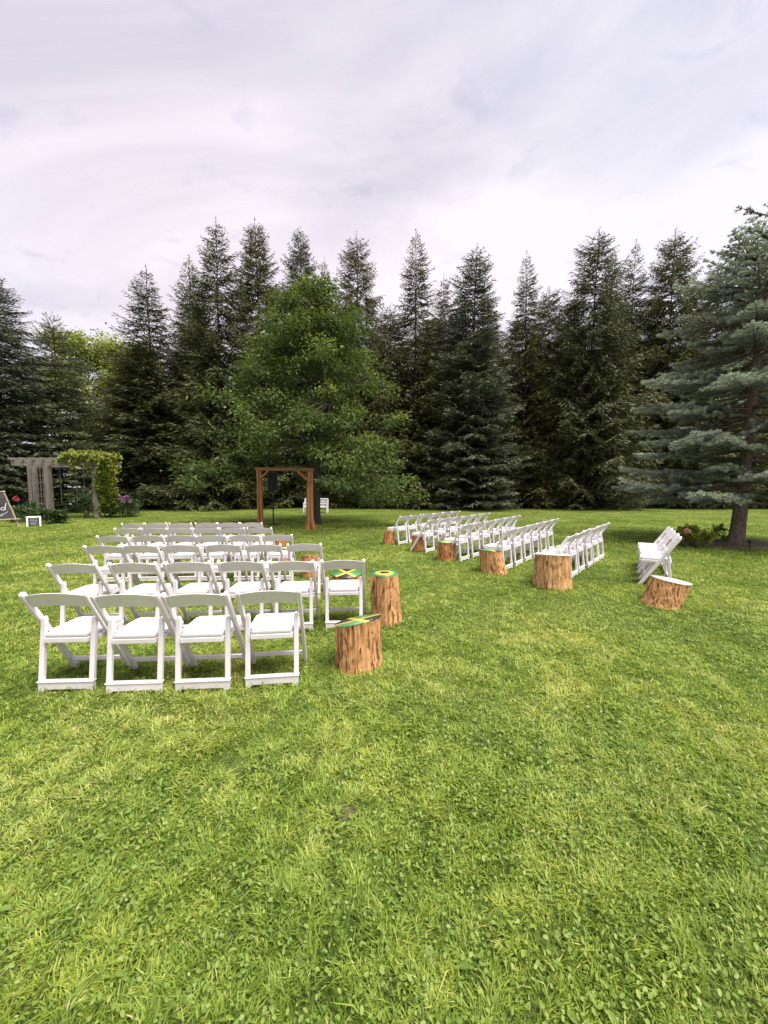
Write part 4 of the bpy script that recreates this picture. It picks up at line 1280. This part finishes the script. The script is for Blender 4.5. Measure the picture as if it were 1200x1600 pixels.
# uncut blades round the chair feet and the logs
fx, fy = [], []
bpy.context.view_layer.update()
for o in bpy.data.objects:
    if o.parent is None and o.name.startswith('folding_chair') and o.location.y < 8:
        k = 130 if o.location.y < 4.6 else 50
        lx = rg.uniform(-0.21, 0.21, k); ly = np.where(rg.random(k) < 0.75, -0.19 + rg.normal(0, 0.022, k), 0.225 + rg.normal(0, 0.02, k))
        lx = np.where(ly > 0.1, np.sign(lx) * (0.22 + rg.normal(0, 0.015, k)), lx)
        c_, s_ = math.cos(o.rotation_euler.z), math.sin(o.rotation_euler.z)
        fx.append(o.location.x + lx * c_ - ly * s_); fy.append(o.location.y + lx * s_ + ly * c_)
    if o.parent is None and o.name.startswith('log_stool'):
        k = 260 if o.location.y < 6 else 90
        a = rg.uniform(0, 2 * PI, k); rad = max(o.children[0].dimensions.x, 0.28) * 0.5 + rg.normal(0.012, 0.02, k)
        fx.append(o.location.x + rad * np.cos(a)); fy.append(o.location.y + rad * np.sin(a))
x, y = np.concatenate(fx), np.concatenate(fy)
blades(x, y, rg.uniform(0.045, 0.10, len(x)), np.maximum(0.004, 0.0012 * y) * rg.uniform(0.7, 1.3, len(x)), rg, 2)
# long stray blades close by
x, y = scatter(0.5, 3.0, 70, rg)
blades(x, y, rg.uniform(0.07, 0.12, len(x)), rg.uniform(0.003, 0.005, len(x)), rg, 2)
me = np_mesh('grass', np.concatenate(GV), quads=np.concatenate(GQ), tris=np.concatenate(GT_), tint=np.clip(np.concatenate(GTI), 0, 1))
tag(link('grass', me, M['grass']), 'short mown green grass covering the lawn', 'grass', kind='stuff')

# clover and small broad leaves among the blades: round leaflets as six-sided fans
CV, CT, CTI, coff = [], [], [], 0


def leaflets(x, y, z, r, rg, elong, ti):
    global coff
    n = len(x)
    az = rg.uniform(0, 2 * PI, n)
    nrm = unit(np.stack([rg.normal(0, 0.65, n), rg.normal(0, 0.65, n) - 0.12, np.ones(n)], -1))
    a = unit(np.cross(nrm, np.stack([np.cos(az), np.sin(az), np.zeros(n)], -1))); b = np.cross(nrm, a)
    ang = np.array([0, 0.9, 1.9, PI, -1.9, -0.9])
    c = np.stack([x, y, z], -1)
    pts = [c + a * (r * elong * math.cos(q) * (1.1 if q == 0 else 1))[:, None] + b * (r * math.sin(q))[:, None] + nrm * (r * 0.22 * abs(math.sin(q)))[:, None] for q in ang]
    v = np.stack(pts, 1).reshape(-1, 3)
    k = np.arange(n) * 6 + coff
    CT.append(np.concatenate([np.stack([k, k + q, k + q + 1], -1) for q in (1, 2, 3, 4)]))
    CV.append(v); CTI.append(np.repeat(np.clip(ti, 0, 1), 6)); coff += n * 6


for (y0, y1, dn, r0, el) in [(0.45, 1.6, 2800, 0.0046, 1.5), (1.6, 2.8, 1900, 0.0053, 1.5), (2.8, 5.0, 600, 0.007, 1.5)]:
    x, y = scatter(y0, y1, dn, rg)
    p = vnoise(x, y, 1.6, 31) * 0.65 + vnoise(x, y, 5.5, 32) * 0.35
    keep = rg.random(len(x)) < np.clip((p - 0.36) * 3.2, 0.05, 1) * (1 - bare(x, y))
    x, y = x[keep], y[keep]; n = len(x)
    leaflets(x, y, rg.uniform(0.016, 0.042, n), r0 * rg.uniform(0.6, 1.5, n), rg, el * 1.0, 0.5 + rg.normal(0, 0.2, n))
# single broader weed leaves lying among the blades, in loose groups
for (y0, y1, dn) in [(0.5, 2.6, 120), (2.6, 5.0, 40)]:
    x, y = scatter(y0, y1, dn, rg)
    keep = rg.random(len(x)) < np.clip((vnoise(x, y, 2.4, 41) - 0.36) * 3.0, 0.04, 1)
    for cx, cy in zip(x[keep], y[keep]):
        a = rg.uniform(0, 6.28)
        L_ = rg.uniform(0.011, 0.026); W_ = L_ * rg.uniform(0.26, 0.5)
        d = np.array([math.cos(a), math.sin(a), rg.uniform(-0.3, 0.6)]); d /= np.linalg.norm(d)
        sd = np.array([-math.sin(a), math.cos(a), rg.normal(0, 0.5)]); sd /= np.linalg.norm(sd)
        c = np.array([cx, cy, rg.uniform(0.02, 0.046)])
        prof = [(-1, 0), (-0.4, 0.8), (0.3, 1.0), (1, 0), (0.3, -1.0), (-0.4, -0.8)]
        CV.append(np.array([c + d * L_ * u + sd * W_ * v_ + np.array([0, 0, 0.25 * W_ * abs(v_) - 0.2 * L_ * u * u]) for u, v_ in prof]))
        CT.append(np.array([[coff, coff + 1, coff + 2], [coff, coff + 2, coff + 3], [coff, coff + 3, coff + 4], [coff, coff + 4, coff + 5]]))
        CTI.append(np.full(6, np.clip(0.45 + rg.normal(0, 0.2), 0, 1))); coff += 6
me = np_mesh('clover', np.concatenate(CV), tris=np.concatenate(CT), tint=np.concatenate(CTI))
tag(link('clover', me, M['clover']), 'clover and small broad leaved weeds among the grass', 'clover', kind='stuff')

print('TRIS', sum(len(p.vertices) - 2 for m_ in bpy.data.meshes if m_.users for p in m_.polygons[:0]), 'faces', sum(len(m_.polygons) for m_ in bpy.data.meshes), 'objs', len(bpy.data.objects))
